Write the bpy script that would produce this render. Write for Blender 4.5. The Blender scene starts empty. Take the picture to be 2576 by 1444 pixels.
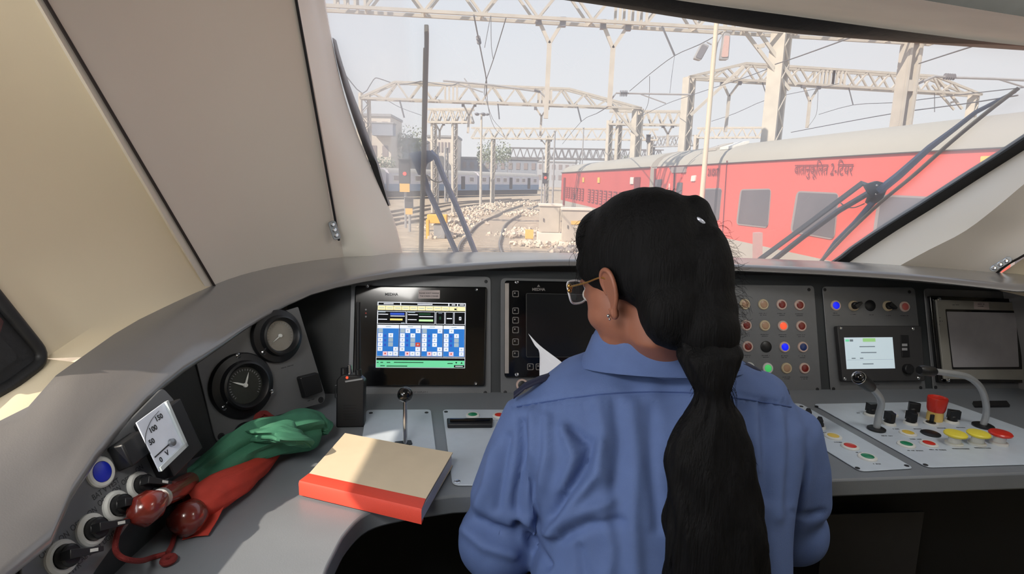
import bpy, math, random
from mathutils import Vector as V, Matrix, noise
random.seed(7)
scn = bpy.context.scene
COL = scn.collection
# ------------------------------------------------------------------ camera
F = 1450.0; CX = 1288.0; CY = 722.0
CAM = V((0, 0, 1.30))
PITCH = math.radians(10.6); ROLL = 0.022
RM = Matrix.Rotation(math.radians(90)-PITCH, 3, 'X') @ Matrix.Rotation(ROLL, 3, 'Z')
cd = bpy.data.cameras.new('camera'); cam = bpy.data.objects.new('camera', cd); COL.objects.link(cam)
cam.location = CAM; cam.rotation_euler = RM.to_euler()
cd.sensor_width = 36; cd.lens = 36*F/2576; cd.clip_start = 0.02; cd.clip_end = 2000
scn.camera = cam
# ------------------------------------------------------------------ colour management, world, sun
scn.view_settings.view_transform = 'Standard'; scn.view_settings.look = 'None'
scn.view_settings.exposure = 0.0; scn.view_settings.gamma = 1.0
scn.view_settings.use_curve_mapping = False
w = bpy.data.worlds.new('world'); scn.world = w; w.use_nodes = True
nt = w.node_tree; bg = nt.nodes['Background']
tc = nt.nodes.new('ShaderNodeTexCoord'); sp = nt.nodes.new('ShaderNodeSeparateXYZ'); rp = nt.nodes.new('ShaderNodeValToRGB')
nt.links.new(tc.outputs['Generated'], sp.inputs[0]); nt.links.new(sp.outputs['Z'], rp.inputs['Fac']); nt.links.new(rp.outputs['Color'], bg.inputs['Color'])
e = rp.color_ramp.elements
e[0].position = 0.0; e[0].color = (0.95, 0.95, 0.94, 1); e[1].position = 0.9; e[1].color = (0.62, 0.74, 0.95, 1)
x_ = rp.color_ramp.elements.new(0.3); x_.color = (0.82, 0.88, 0.96, 1)
bg.inputs['Strength'].default_value = 0.95
def area(name, loc, direc, sx, sy, power, color):
    l = bpy.data.lights.new(name, 'AREA'); l.shape = 'RECTANGLE'; l.size = sx; l.size_y = sy; l.energy = power; l.color = color
    o = bpy.data.objects.new(name, l); COL.objects.link(o); o.location = loc
    o.rotation_euler = V(direc).to_track_quat('-Z', 'Y').to_euler(); return o
SUN = V((0.9, 0.82, -1.0)).normalized()
sl = bpy.data.lights.new('sun', 'SUN'); sl.energy = 6.2; sl.angle = math.radians(0.9); sl.color = (1.0, 0.86, 0.69)
so = bpy.data.objects.new('sun', sl); COL.objects.link(so); so.rotation_euler = SUN.to_track_quat('-Z', 'Y').to_euler()
# unseen fill lights added to brighten the cab (their housings are built further down)
area('cab_fill_light', (-0.38, -0.10, 1.90), (0.25, 0.45, -1), 0.45, 0.45, 13.0, (1.0, 0.97, 0.92))
# area light added at the left side window, on top of its daylight
area('side_window_fill', (-0.72, 0.12, 1.22), (1, 0.25, -0.12), 0.7, 0.32, 4.0, (0.93, 0.96, 1.0))
area('cab_fill_light', (1.05, 0.72, 1.90), (0.1, 0.35, -1), 0.4, 0.4, 4.5, (1.0, 0.97, 0.92))  # second added fill light, for the right desk

# ------------------------------------------------------------------ geometry from the view
def D(px, py):
    return RM @ V(((px-CX)/F, (CY-py)/F, -1.0))
def P(px, py, t): return CAM + D(px, py)*t
def Z(px, py, z):
    d = D(px, py); return CAM + d*((z-CAM.z)/d.z)
def Y(px, py, y):
    d = D(px, py); return CAM + d*(y/d.y)
UP = V((0, 0, 1))
class Plane:
    def __init__(s, p, n, xdir=None):
        s.p = V(p); s.n = V(n).normalized()
        x = V(xdir) if xdir is not None else UP.cross(s.n)
        s.X = (x - s.n*x.dot(s.n)).normalized(); s.Y = s.n.cross(s.X).normalized()
    def at(s, px, py, h=0.0):
        d = D(px, py); k = (s.p + s.n*h - CAM).dot(s.n)/d.dot(s.n); return CAM + d*k
    def uv(s, o, u, v, h=0.0): return o + s.X*u + s.Y*v + s.n*h
# ------------------------------------------------------------------ mesh builder
def frame_of(axis):
    a = V(axis).normalized(); r = V((0, 0, 1)) if abs(a.z) < 0.9 else V((1, 0, 0))
    x = a.cross(r).normalized(); return x, a.cross(x).normalized(), a
class MB:
    def __init__(s): s.v = []; s.f = []
    def add(s, vs, fs):
        b = len(s.v); s.v += [V(q) for q in vs]; s.f += [tuple(b+i for i in f) for f in fs]; return s
    def box(s, c, size, R=None):
        c = V(c); h = V(size)/2; vs = []
        for sx in (-1, 1):
            for sy in (-1, 1):
                for sz in (-1, 1):
                    q = V((sx*h.x, sy*h.y, sz*h.z)); vs.append(c + (R @ q if R else q))
        return s.add(vs, [(0,1,3,2),(4,6,7,5),(0,4,5,1),(2,3,7,6),(0,2,6,4),(1,5,7,3)])
    def pbox(s, pl, c, sx, sy, h0, h1, rot=0.0):
        ca, sa = math.cos(rot), math.sin(rot); X = pl.X*ca + pl.Y*sa; Yv = pl.Y*ca - pl.X*sa
        b = [c + X*(i*sx/2) + Yv*(j*sy/2) for i, j in ((-1,-1),(1,-1),(1,1),(-1,1))]
        return s.prism([q + pl.n*h0 for q in b], pl.n*(h1-h0))
    def prism(s, poly, vec, taper=None):
        n = len(poly); vec = V(vec); c = sum((V(q) for q in poly), V())/n
        top = [(V(q) if taper is None else c + (V(q)-c)*taper) + vec for q in poly]
        nrm = sum(((V(poly[i])-c).cross(V(poly[(i+1) % n])-c) for i in range(n)), V())
        f = [tuple(range(n))[::-1], tuple(range(n, 2*n))] + [(i, (i+1) % n, n+(i+1) % n, n+i) for i in range(n)]
        if nrm.dot(vec) < 0: f = [q[::-1] for q in f]
        return s.add(list(poly) + top, f)
    def ring(s, c, x, y, rx, ry, n): return [V(c) + x*(rx*math.cos(2*math.pi*i/n)) + y*(ry*math.sin(2*math.pi*i/n)) for i in range(n)]
    def loft(s, rings, cap=True, closed=False):
        n = len(rings[0]); vs = [q for r in rings for q in r]; f = []
        m = len(rings)
        for k in range(m - (0 if closed else 1)):
            k2 = (k+1) % m
            for i in range(n):
                j = (i+1) % n; f.append((k*n+i, k*n+j, k2*n+j, k2*n+i))
        if cap and not closed: f += [tuple(range(n))[::-1], tuple(range((m-1)*n, m*n))]
        return s.add(vs, f)
    def lathe(s, o, axis, prof, n=24, sx=1.0):
        x, y, a = frame_of(axis); return s.loft([s.ring(V(o) + a*h, x, y, max(r, 1e-5), max(r, 1e-5)*sx, n) for r, h in prof])
    def cyl(s, p0, p1, r0, r1=None, n=12):
        p0 = V(p0); p1 = V(p1); r1 = r0 if r1 is None else r1; x, y, a = frame_of(p1-p0)
        return s.loft([s.ring(p0, x, y, r0, r0, n), s.ring(p1, x, y, r1, r1, n)])
    def tube(s, pts, r, n=8, closed=False, flat=None):
        pts = [V(q) for q in pts]; rs = r if isinstance(r, (list, tuple)) else [r]*len(pts); rings = []
        prev = None; m = len(pts)
        for i, q in enumerate(pts):
            if closed: t = pts[(i+1) % m] - pts[i-1]
            else: t = pts[min(i+1, m-1)] - pts[max(i-1, 0)]
            t.normalize()
            if prev is None: x, y, _ = frame_of(t)
            else:
                x = prev - t*prev.dot(t); x.normalize(); y = t.cross(x)
            prev = x; rings.append(s.ring(q, x, y, rs[i], rs[i]*(flat or 1.0), n))
        return s.loft(rings, closed=closed)
    def bar(s, p0, p1, wx, wy, up=UP):
        p0 = V(p0); p1 = V(p1); a = (p1-p0).normalized(); x = a.cross(V(up))
        if x.length < 1e-3: x = a.cross(V((0, 1, 0)))
        x.normalize(); y = x.cross(a).normalized()
        c = [(-1,-1),(1,-1),(1,1),(-1,1)]
        return s.prism([p0 + x*(i*wx/2) + y*(j*wy/2) for i, j in c], p1-p0)
    def grid(s, rows, thick=0.0, vec=None):
        nr = len(rows); nc = len(rows[0]); vs = [V(q) for r in rows for q in r]
        f = [(i*nc+j, i*nc+j+1, (i+1)*nc+j+1, (i+1)*nc+j) for i in range(nr-1) for j in range(nc-1)]
        if thick:
            N = len(vs); vv = V(vec)*thick; vs2 = [q + vv for q in vs]
            f2 = [tuple(N+i for i in q[::-1]) for q in f]
            bd = [j for j in range(nc)] + [i*nc+nc-1 for i in range(1, nr)] + [(nr-1)*nc+j for j in range(nc-2, -1, -1)] + [i*nc for i in range(nr-2, 0, -1)]
            f3 = [(bd[(k+1) % len(bd)], bd[k], N+bd[k], N+bd[(k+1) % len(bd)]) for k in range(len(bd))]
            return s.add(vs+vs2, f+f2+f3)
        return s.add(vs, f)
    def sphere(s, c, r, nu=16, nv=10, R=None):
        r = V(r) if not isinstance(r, (int, float)) else V((r, r, r)); rings = []
        for k in range(nv+1):
            a = math.pi*k/nv; rr = max(math.sin(a), 1e-3)
            ring = []
            for i in range(nu):
                q = V((r.x*rr*math.cos(2*math.pi*i/nu), r.y*rr*math.sin(2*math.pi*i/nu), -r.z*math.cos(a)))
                ring.append(V(c) + (R @ q if R else q))
            rings.append(ring)
        return s.loft(rings)
    def mesh(s, name):
        me = bpy.data.meshes.new(name); me.from_pydata([tuple(q) for q in s.v], [], s.f); me.update()
        return me
def catmull(pts, n=6):
    pts = [V(q) for q in pts]; out = []
    for i in range(len(pts)-1):
        p0 = pts[max(i-1, 0)]; p1 = pts[i]; p2 = pts[i+1]; p3 = pts[min(i+2, len(pts)-1)]
        for k in range(n):
            t = k/n
            out.append(0.5*((2*p1) + (p2-p0)*t + (2*p0-5*p1+4*p2-p3)*t*t + (3*p1-p0-3*p2+p3)*t**3))
    out.append(pts[-1]); return out
def rpoly(pts, r, seg=5):
    """round the corners of a planar polygon; r may be a list"""
    out = []; n = len(pts)
    for i in range(n):
        a, b, c = V(pts[i-1]), V(pts[i]), V(pts[(i+1) % n]); rr = r[i] if isinstance(r, (list, tuple)) else r
        if rr <= 0: out.append(b); continue
        d1 = (a-b); d2 = (c-b); l = min(rr, d1.length*0.48, d2.length*0.48)
        p = b + d1.normalized()*l; q = b + d2.normalized()*l
        for k in range(seg+1):
            t = k/seg; out.append(p*(1-t)**2 + b*2*t*(1-t) + q*t*t)
    return out
# ------------------------------------------------------------------ materials
def lin(c):
    c = [x/255 for x in c]; return tuple(x/12.92 if x <= 0.04045 else ((x+0.055)/1.055)**2.4 for x in c) + (1,)
MATS = {}
def mat(name, rgb, rough=0.5, metal=0.0, var=0.06, scale=30.0, bump=0.0, bscale=200.0, emit=0.0, spec=0.5, rgb2=None, coat=0.0, aniso=None):
    if name in MATS: return MATS[name]
    m = bpy.data.materials.new(name); m.use_nodes = True; nt = m.node_tree; b = nt.nodes['Principled BSDF']
    c = lin(rgb); b.inputs['Roughness'].default_value = rough; b.inputs['Metallic'].default_value = metal
    b.inputs['Specular IOR Level'].default_value = spec; b.inputs['Coat Weight'].default_value = coat; b.inputs['Coat Roughness'].default_value = .22 if coat and rough > .25 else .05
    tc = nt.nodes.new('ShaderNodeTexCoord'); no = nt.nodes.new('ShaderNodeTexNoise'); no.inputs['Scale'].default_value = scale; no.inputs['Detail'].default_value = 4
    src = tc.outputs['Object']
    if aniso:
        mp = nt.nodes.new('ShaderNodeMapping'); mp.inputs['Scale'].default_value = aniso; nt.links.new(src, mp.inputs[0]); src = mp.outputs[0]
    nt.links.new(src, no.inputs['Vector'])
    r = nt.nodes.new('ShaderNodeValToRGB')
    c2 = lin(rgb2) if rgb2 else None
    r.color_ramp.elements[0].position = 0.3; r.color_ramp.elements[1].position = 0.7
    r.color_ramp.elements[0].color = c2 if c2 else tuple(x*(1-var) for x in c[:3]) + (1,)
    r.color_ramp.elements[1].color = c if c2 else tuple(min(1, x*(1+var)) for x in c[:3]) + (1,)
    nt.links.new(no.outputs['Fac'], r.inputs['Fac']); nt.links.new(r.outputs['Color'], b.inputs['Base Color'])
    if emit:
        nt.links.new(r.outputs['Color'], b.inputs['Emission Color']); b.inputs['Emission Strength'].default_value = emit
    if bump:
        n2 = nt.nodes.new('ShaderNodeTexNoise'); n2.inputs['Scale'].default_value = bscale; n2.inputs['Detail'].default_value = 3
        nt.links.new(src, n2.inputs['Vector'])
        bp = nt.nodes.new('ShaderNodeBump'); bp.inputs['Strength'].default_value = bump; bp.inputs['Distance'].default_value = 0.01
        nt.links.new(n2.outputs['Fac'], bp.inputs['Height']); nt.links.new(bp.outputs['Normal'], b.inputs['Normal'])
    MATS[name] = m; return m
# ------------------------------------------------------------------ objects
def _meshobj(name, mb, m, smooth=35, bevel=0.0, bseg=2, mods=None):
    me = mb.mesh(name) if isinstance(mb, MB) else mb
    o = bpy.data.objects.new(name, me); COL.objects.link(o)
    if m: me.materials.append(m)
    if smooth:
        me.polygons.foreach_set('use_smooth', [True]*len(me.polygons)); me.set_sharp_from_angle(angle=math.radians(smooth))
    if bevel:
        bm = o.modifiers.new('bevel', 'BEVEL'); bm.width = bevel; bm.segments = bseg; bm.limit_method = 'ANGLE'; bm.angle_limit = math.radians(40)
    return o
def thing(name, label, cat, loc=(0, 0, 0), group=None):
    o = bpy.data.objects.new(name, None); COL.objects.link(o); o.location = loc; o.empty_display_size = 0.05
    o['label'] = label; o['category'] = cat
    if group: o['group'] = group
    return o
def part(name, mb, m, parent, label=None, smooth=35, bevel=0.0, kind=None, bseg=2):
    o = _meshobj(name, mb, m, smooth, bevel, bseg); o.parent = parent
    if parent.type == 'EMPTY': o.matrix_parent_inverse = Matrix.Translation(-V(parent.location))
    if label: o['label'] = label
    if kind: o['kind'] = kind
    return o
def solo(name, mb, m, label, cat, group=None, smooth=35, bevel=0.0, kind=None):
    o = _meshobj(name, mb, m, smooth, bevel); o['label'] = label; o['category'] = cat
    if group: o['group'] = group
    if kind: o['kind'] = kind
    return o
def struct(name, mb, m, smooth=35, bevel=0.0, label=None):
    o = _meshobj(name, mb, m, smooth, bevel); o['kind'] = 'structure'
    if label: o['label'] = label
    return o
def dup(root, delta, label=None, rot=None):
    r = root.copy(); COL.objects.link(r)
    if rot is not None: r.rotation_euler = rot
    r.location = V(root.location) + V(delta)
    if label: r['label'] = label
    for ch in list(root.children):
        c = ch.copy(); COL.objects.link(c); c.parent = r
        for g in ch.children:
            d = g.copy(); COL.objects.link(d); d.parent = c
    return r
def textmesh(s, size, o, X, Yv, align='CENTER', bold=0.0, sx=1.0, depth=0.0):
    c = bpy.data.curves.new('lettering', 'FONT'); c.body = s; c.size = size; c.align_x = align; c.align_y = 'CENTER'; c.offset = bold
    c.resolution_u = 3
    ob = bpy.data.objects.new('lettering', c); COL.objects.link(ob)
    dg = bpy.context.evaluated_depsgraph_get(); me = bpy.data.meshes.new_from_object(ob.evaluated_get(dg))
    bpy.data.objects.remove(ob); X = V(X).normalized(); Yv = V(Yv).normalized(); o = V(o)
    for q in me.vertices: q.co = o + X*(q.co.x*sx) + Yv*q.co.y
    me.materials.clear(); me.update(); return me
def join(mbs):
    r = MB()
    for m in mbs: r.add(m.v, m.f)
    return r
# ================================================================== THE CAB SHELL
m_wall = mat('beige_moulded_wall', (230, 216, 188), 0.55, var=0.02, scale=3, bump=0.02, bscale=300)
m_wall2 = mat('grey_beige_moulded_wall', (226, 219, 208), 0.5, var=0.02, scale=3, bump=0.02, bscale=300)
m_wallw = mat('off_white_moulding', (250, 246, 236), 0.4, var=0.02, scale=3)
m_seam = mat('dark_seam', (46, 38, 36), 0.7)
m_rubber = mat('black_rubber', (24, 25, 28), 0.55, var=0.25, scale=40, bump=0.1, bscale=80)
m_rubber2 = mat('worn_black_rubber', (16, 15, 17), 0.65, var=0.2, scale=25)
m_head = mat('grey_header_trim', (228, 225, 216), 0.6, var=0.04, scale=8, bump=0.03)
m_ceil = mat('dark_grey_ceiling', (130, 132, 130), 0.8, var=0.05)
m_hood = mat('slate_grey_console_shell', (116, 114, 115), 0.3, var=0.03, scale=12, bump=0.03, bscale=500, spec=.7, coat=1.0)
m_desk = mat('slate_grey_desk', (118, 123, 130), 0.34, var=0.05, scale=10, bump=0.04, bscale=400)
m_face = mat('charcoal_console_face', (46, 50, 53), 0.55, var=0.06, scale=20, bump=0.06, bscale=500)
m_black = mat('matt_black', (16, 17, 20), 0.7)
m_floor = mat('dark_floor_covering', (40, 38, 38), 0.8, var=0.2, scale=60)

def lerp(a, b, t): return a*(1-t) + b*t
def lerpl(a, b, t): return [lerp(p, q, t) for p, q in zip(a, b)]
def resample(pts, n):
    L = [0]
    for i in range(1, len(pts)): L.append(L[-1] + (pts[i]-pts[i-1]).length)
    out = []
    for k in range(n):
        s = L[-1]*k/(n-1); i = 1
        while i < len(L)-1 and L[i] < s: i += 1
        t = (s-L[i-1])/max(L[i]-L[i-1], 1e-9); out.append(lerp(pts[i-1], pts[i], t))
    return out
# hood outline: outer (far) edge and inner lip, both found along their curves
hood_out = [V((-0.66, -1.0, 0.985)), V((-0.655, 0.1, 0.99))] + [P(*a) for a in ((0,1060,.72),(100,975,.79),(210,895,.88),(320,820,1.0),(430,765,1.13),(535,718,1.29),(640,680,1.46),(760,655,1.62),(880,643,1.75),(1010,636,1.86),(1230,634,1.9),(1450,637,1.92),(1780,646,1.93),(2100,658,1.9),(2330,670,1.78),(2576,690,1.55),(2760,712,1.38))] + [V((1.42, 0.7, 1.04)), V((1.42, -0.2, 1.04))]
hood_lip = [V((-0.56, -1.0, 0.90)), V((-0.55, 0.1, 0.905))] + [P(*a) for a in ((60,1430,.60),(190,1226,.70),(320,1064,.82),(440,950,.95),(530,890,1.06),(640,812,1.18),(760,750,1.29),(850,722,1.35),(1000,696,1.40),(1230,676,1.43),(1450,668,1.45),(1780,678,1.47),(2100,692,1.47),(2330,708,1.43),(2576,735,1.34),(2720,755,1.26))] + [V((1.28, 0.7, 0.98)), V((1.28, -0.2, 0.98))]
HO = resample(catmull(hood_out, 6), 90); HL = resample(catmull(hood_lip, 6), 90)
# wall that carries the left side
S0 = P(540, 724, 1.30); S1 = P(110, 0, 0.82); S1e = S1 + (S1-S0)*0.75
def seamline(t): return S0 + (S1e-S0)*t
K = P(112, 902, 0.85); Q = P(0, 775, 0.80)
W1 = V((-0.77, 0.66, 1.40)); Ttop = V((-0.70, 0.66, 1.95))
mb = MB()
right = [HO[0]]  # replaced below
lowpts = [P(535,718,1.29), P(430,765,1.13), P(320,820,1.0), P(210,895,.88)]
rb = [P(210, 895, .88), K, K+(W1-K)*0.35, K+(W1-K)*0.7, W1, lerp(W1, Ttop, .5), Ttop]
lb = [S0, lerp(S0, S1, .12), lerp(S0, S1, .4), lerp(S0, S1, .7), S1, lerp(S1, S1e, .5), S1e]
rows = []
for k in range(len(rb)):
    row = []
    for j in range(9):
        u = j/8; q = lerp(lb[k], rb[k], u)
        if k == 0:
            cp = catmull(lowpts, 8); q = cp[min(int(round(u*(len(cp)-1))), len(cp)-1)] + V((0, 0, -0.002))
        else: q = q + V((-0.03, 0.02, 0))*math.sin(math.pi*u)*min(1, k/2)
        row.append(q)
    rows.append(row)
mb.grid(rows, 0.03, (-1, 0.1, 0))
# sill below the side window, wall above it and behind it
GB = [K, P(0, 985, .78), V((-0.70, 0.3, 1.01)), V((-0.70, -0.25, 1.01)), V((-0.70, -1.3, 1.01))]
HB = [P(210, 895, .88), P(0, 1060, .72), V((-0.655, 0.1, 0.985)), V((-0.66, -0.25, 0.98)), V((-0.66, -1.3, 0.98))]
mb.grid([[q + V((.07, 0, -.04)) for q in HB], [q + V((.0, 0, -.012)) for q in HB], GB], 0.03, (-1, 0, -0.2))
mb.grid([[W1, V((-0.77, 0.1, 1.40)), V((-0.77, -1.3, 1.40))], [Ttop, V((-0.70, 0.1, 1.95)), V((-0.70, -1.3, 1.95))]], 0.03, (-1, 0, 0))
mb.grid([[V((-0.70, -0.25, 1.01)), V((-0.70, -1.3, 1.01))], [V((-0.77, -0.35, 1.40)), V((-0.77, -1.3, 1.40))]], 0.03, (-1, 0, 0))
struct('wall_left', mb, m_wall, 50)
# second panel between the two seams
A0 = P(866, 655, 1.72); A1 = P(745, 0, 1.30); A1e = A1 + (A1-A0)*0.35; B1e = S0 + (S1-S0)*1.9
def col(p0, p1, n, bulge=V((0, 0, 0))): return [lerp(p0, p1, k/(n-1)) + bulge*math.sin(math.pi*k/(n-1)) for k in range(n)]
n_ = 9; cA = col(S0 + V((0,0,-.04)), B1e, n_); cB = col(A0, A1e, n_, V((.004, 0, 0)))
def midcols(c0, c1, m, bulge):
    out = []
    for j in range(m+1):
        u = j/m; out.append([lerp(p, q, u) + bulge*math.sin(math.pi*u) for p, q in zip(c0, c1)])
    return out
cols = midcols(cA, cB, 10, V((-0.05, 0.0, 0)))
struct('wall_left_front', MB().grid(cols, 0.02, (-1, .6, 0)), m_wall2, 50)
# third panel: white pillar moulding that rolls out to the windscreen
edge = resample(catmull([P(*a) for a in ((1016,665,1.9),(1006,615,1.88),(990,555,1.86),(973,515,1.84),(935,430,1.8),(897,340,1.75),(862,235,1.7),(838,130,1.65),(824,60,1.6),(814,0,1.57),(800,-110,1.5),(790,-200,1.45))], 5), 26)
midc = resample(catmull([P(*a) for a in ((940,668,1.76),(930,610,1.73),(905,520,1.70),(870,380,1.64),(832,230,1.58),(805,100,1.50),(785,0,1.45),(765,-110,1.38),(750,-200,1.33))], 5), 26)
cA3 = resample([A0, A1e + (A1e-A0)*.05], 26)
rows = [cA3, lerpl(cA3, midc, .5), midc, [lerp(a, b, .55) + V((-.004, -.012, 0)) for a, b in zip(midc, edge)], [lerp(a, b, .85) + V((-.002, -.008, 0)) for a, b in zip(midc, edge)], edge, [q + V((-.004, .03, 0)) for q in edge]]
rows = [[r[i] for r in rows] for i in range(26)]
fine = [catmull(r, 3) for r in rows]
struct('wall_left_pillar', MB().grid(fine, 0.008, (-1, .3, 0)), m_wallw, 60)
struct('trim_1', MB().tube([lerp(S0, B1e, k/12) + V((.004, -.003, 0)) for k in range(13)], 0.0028, 6), m_seam)
struct('trim_2', MB().tube([lerp(P(851, 604, 1.66), A1e, k/12) + V((.003, -.004, 0)) for k in range(13)], 0.0034, 6), m_rubber)
# black windscreen gasket, left
gk = resample(catmull([P(*a) for a in ((975,518,1.85),(945,448,1.82),(905,345,1.77),(870,240,1.72),(846,150,1.67),(836,95,1.64))], 5), 16)
g = MB(); rings = []
for i, q in enumerate(gk):
    wdt = 0.011*min(1, 0.15 + i/5)*min(1, 0.1 + (15-i)/7)
    rings.append([q + V((0, 0.0, 0)), q + V((2*wdt, .004, 0)), q + V((2*wdt, .03, 0)), q + V((0, .03, 0))])
g.loft(rings); struct('trim_3', g, m_rubber)
# side window: rubber frame and pane
g = MB()
L0 = P(0, 985, .78)
fr = rpoly([K, W1, V((-0.77, -0.33, 1.40)), V((-0.70, -0.25, 1.015)), V((-0.70, .3, 1.015)), L0], [.025, .08, .05, .05, .02, .02], 6)
g.tube([q + V((0.002, 0, 0)) for q in fr], 0.009, 8, closed=True)
Kq = Q + (Q-K)*.6
web = rpoly([K, Kq, P(-60, 900, .76), L0 + (L0-K)*.3], [.02, .0, .02, 0], 5)
g.prism([q + V((.004, 0, 0)) for q in web], V((-.02, 0, 0)))
wc = sum(web, V())/len(web)
g.prism([lerp(q, P(-60, 895, .76), .5) + V((.010, 0, 0)) for q in web], V((-.01, 0, 0)))
fr2 = fr
win1 = struct('window_1', g, m_rubber, 50)
def glassmat(name, tint, dust, dcol, gloss=0.04, zones=()):
    m = bpy.data.materials.new(name); m.use_nodes = True; nt = m.node_tree; nt.nodes.clear()
    out = nt.nodes.new('ShaderNodeOutputMaterial'); tr = nt.nodes.new('ShaderNodeBsdfTransparent'); tr.inputs[0].default_value = tint
    df = nt.nodes.new('ShaderNodeBsdfTranslucent'); df.inputs[0].default_value = dcol
    gl = nt.nodes.new('ShaderNodeBsdfGlossy'); gl.inputs['Roughness'].default_value = 0.03
    mx = nt.nodes.new('ShaderNodeMixShader'); mx2 = nt.nodes.new('ShaderNodeMixShader')
    tcn = nt.nodes.new('ShaderNodeTexCoord'); no = nt.nodes.new('ShaderNodeTexNoise'); no.inputs['Scale'].default_value = 2.0; no.inputs['Detail'].default_value = 1
    mr = nt.nodes.new('ShaderNodeMapRange'); mr.inputs['From Min'].default_value = .35; mr.inputs['From Max'].default_value = .7
    mr.inputs['To Min'].default_value = dust*0.93; mr.inputs['To Max'].default_value = dust*1.07
    nt.links.new(tcn.outputs['Object'], no.inputs['Vector']); nt.links.new(no.outputs['Fac'], mr.inputs['Value'])

    val = mr.outputs[0]
    for (nx, nz, c, amt) in zones:   # areas the wiper blades never reach carry more dirt
        dp = nt.nodes.new('ShaderNodeVectorMath'); dp.operation = 'DOT_PRODUCT'; dp.inputs[1].default_value = (nx, 0, nz); nt.links.new(tcn.outputs['Object'], dp.inputs[0])
        m2 = nt.nodes.new('ShaderNodeMapRange'); m2.inputs['From Min'].default_value = c; m2.inputs['From Max'].default_value = c + .03; m2.inputs['To Max'].default_value = amt; nt.links.new(dp.outputs['Value'], m2.inputs['Value'])
        ad = nt.nodes.new('ShaderNodeMath'); ad.operation = 'ADD'; nt.links.new(val, ad.inputs[0]); nt.links.new(m2.outputs[0], ad.inputs[1]); val = ad.outputs[0]
    nt.links.new(val, mx.inputs[0])
    nt.links.new(tr.outputs[0], mx.inputs[1]); nt.links.new(df.outputs[0], mx.inputs[2]); mx2.inputs[0].default_value = gloss
    nt.links.new(mx.outputs[0], mx2.inputs[1]); nt.links.new(gl.outputs[0], mx2.inputs[2]); nt.links.new(mx2.outputs[0], out.inputs[0]); return m
wa, wb_ = P(2062, 662, 1.9), P(2562, 222, 1.42); wd_ = V((wb_.x-wa.x, 0, wb_.z-wa.z)).normalized(); wn_ = V((wd_.z, 0, -wd_.x))
m_glass = glassmat('dusty_hazed_windscreen_glass', (1, 1, 1, 1), 0.26, (1.0, 1.0, 1.0, 1), 0.015, [(-1, 0, -P(1058, 350, 1.8).x, .2), (wn_.x, wn_.z, wn_.dot(wa), .12)])  # white film stands for outdoor haze as well as dust
m_pane = glassmat('side_window_glass', (0.97, 0.98, 0.98, 1), 0.03, (.9, .9, .9, 1), 0.03)
p_ = part('pane', MB().add(fr2, [tuple(range(len(fr2)))]), m_pane, win1, smooth=0)
# right side
rE = resample(catmull([P(*a) for a in ((2110,678,1.92),(2240,590,1.83),(2350,522,1.74),(2470,445,1.64),(2576,378,1.54),(2720,285,1.42),(2860,190,1.32))], 5), 22)
rI = resample(catmull([P(*a) for a in ((2225,690,1.76),(2330,632,1.67),(2422,585,1.59),(2500,527,1.5),(2576,463,1.42),(2720,345,1.28),(2880,225,1.17))], 5), 22)
rS = resample(catmull([P(*a) for a in ((2470,720,1.62),(2530,668,1.52),(2580,640,1.45),(2700,560,1.32),(2860,450,1.17),(2980,380,1.08),(3100,300,1.0))], 5), 22)
off = V((.004, .03, 0))
rows = []
for i in range(22):
    a, b, c = rE[i], rI[i], rS[i]
    rows.append(catmull([a + off, a, lerp(a, b, .3) + V((0, -.012, .004)), lerp(a, b, .7) + V((0, -.010, .004)), b], 3))
struct('wall_right_pillar', MB().grid(rows, .008, (1, .3, 0)), m_wallw, 60)
rows = []
for i in range(22):
    b, c = rI[i], rS[i]; rows.append([lerp(b, c, u) + V((.035, .02, 0))*math.sin(math.pi*u) for u in [k/8 for k in range(9)]])
struct('wall_right_front', MB().grid(rows, .01, (1, .3, 0)), m_wall2, 50)
struct('trim_4', MB().tube([q + V((-.003, -.003, 0)) for q in rS], 0.0028, 6), m_seam)
g = MB(); rings = []
for i, q in enumerate(rE):
    wv = (rE[min(i+1, 21)]-rE[max(i-1, 0)]).normalized().cross(V((0, 1, 0))).normalized()*(-0.030 if i > 1 else -0.026)
    if wv.z < 0: wv = -wv
    rings.append([q, q + wv, q + wv + V((0, .03, 0)), q + V((0, .03, 0))])
g.loft(rings); struct('trim_5', g, m_rubber)
# right wall with its side window opening, behind the frame's edge
mb = MB(); xr = 1.45
e0 = rS[0]; e1 = rS[-1]
mb.grid([[lerp(e0, e1, k/6) for k in range(7)], [V((xr, 0.95 - 0.05*k, 1.0 + 0.16*k)) for k in range(7)]], .02, (1, 0, 0))
mb.box((xr, -0.1, 0.52), (.03, 2.4, 1.0)); mb.box((xr, -0.1, 1.8), (.03, 1.8, .32)); mb.box((xr, -.65, 1.3), (.03, 1.3, .8)); mb.box((xr, .75, 1.3), (.03, .3, .8))
mb.box((xr, 1.5, .52), (.03, .9, 1.04)); mb.box((xr, 1.25, 1.82), (.03, .7, .36)); mb.box((.4, 1.95, .5), (2.2, .03, 1.0))
struct('wall_right', mb, m_wall, 50)
struct('wall_back', MB().box((0.4, -1.32, 1.0), (2.2, .04, 2.0)), m_wall, 0)
struct('wall_left_lower', MB().box((-0.70, -0.1, 0.5), (.04, 2.4, 0.98)), m_wall, 0)
struct('floor', MB().box((0.4, 0.4, -0.03), (2.4, 3.6, .06)), m_floor, 0)
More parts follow.
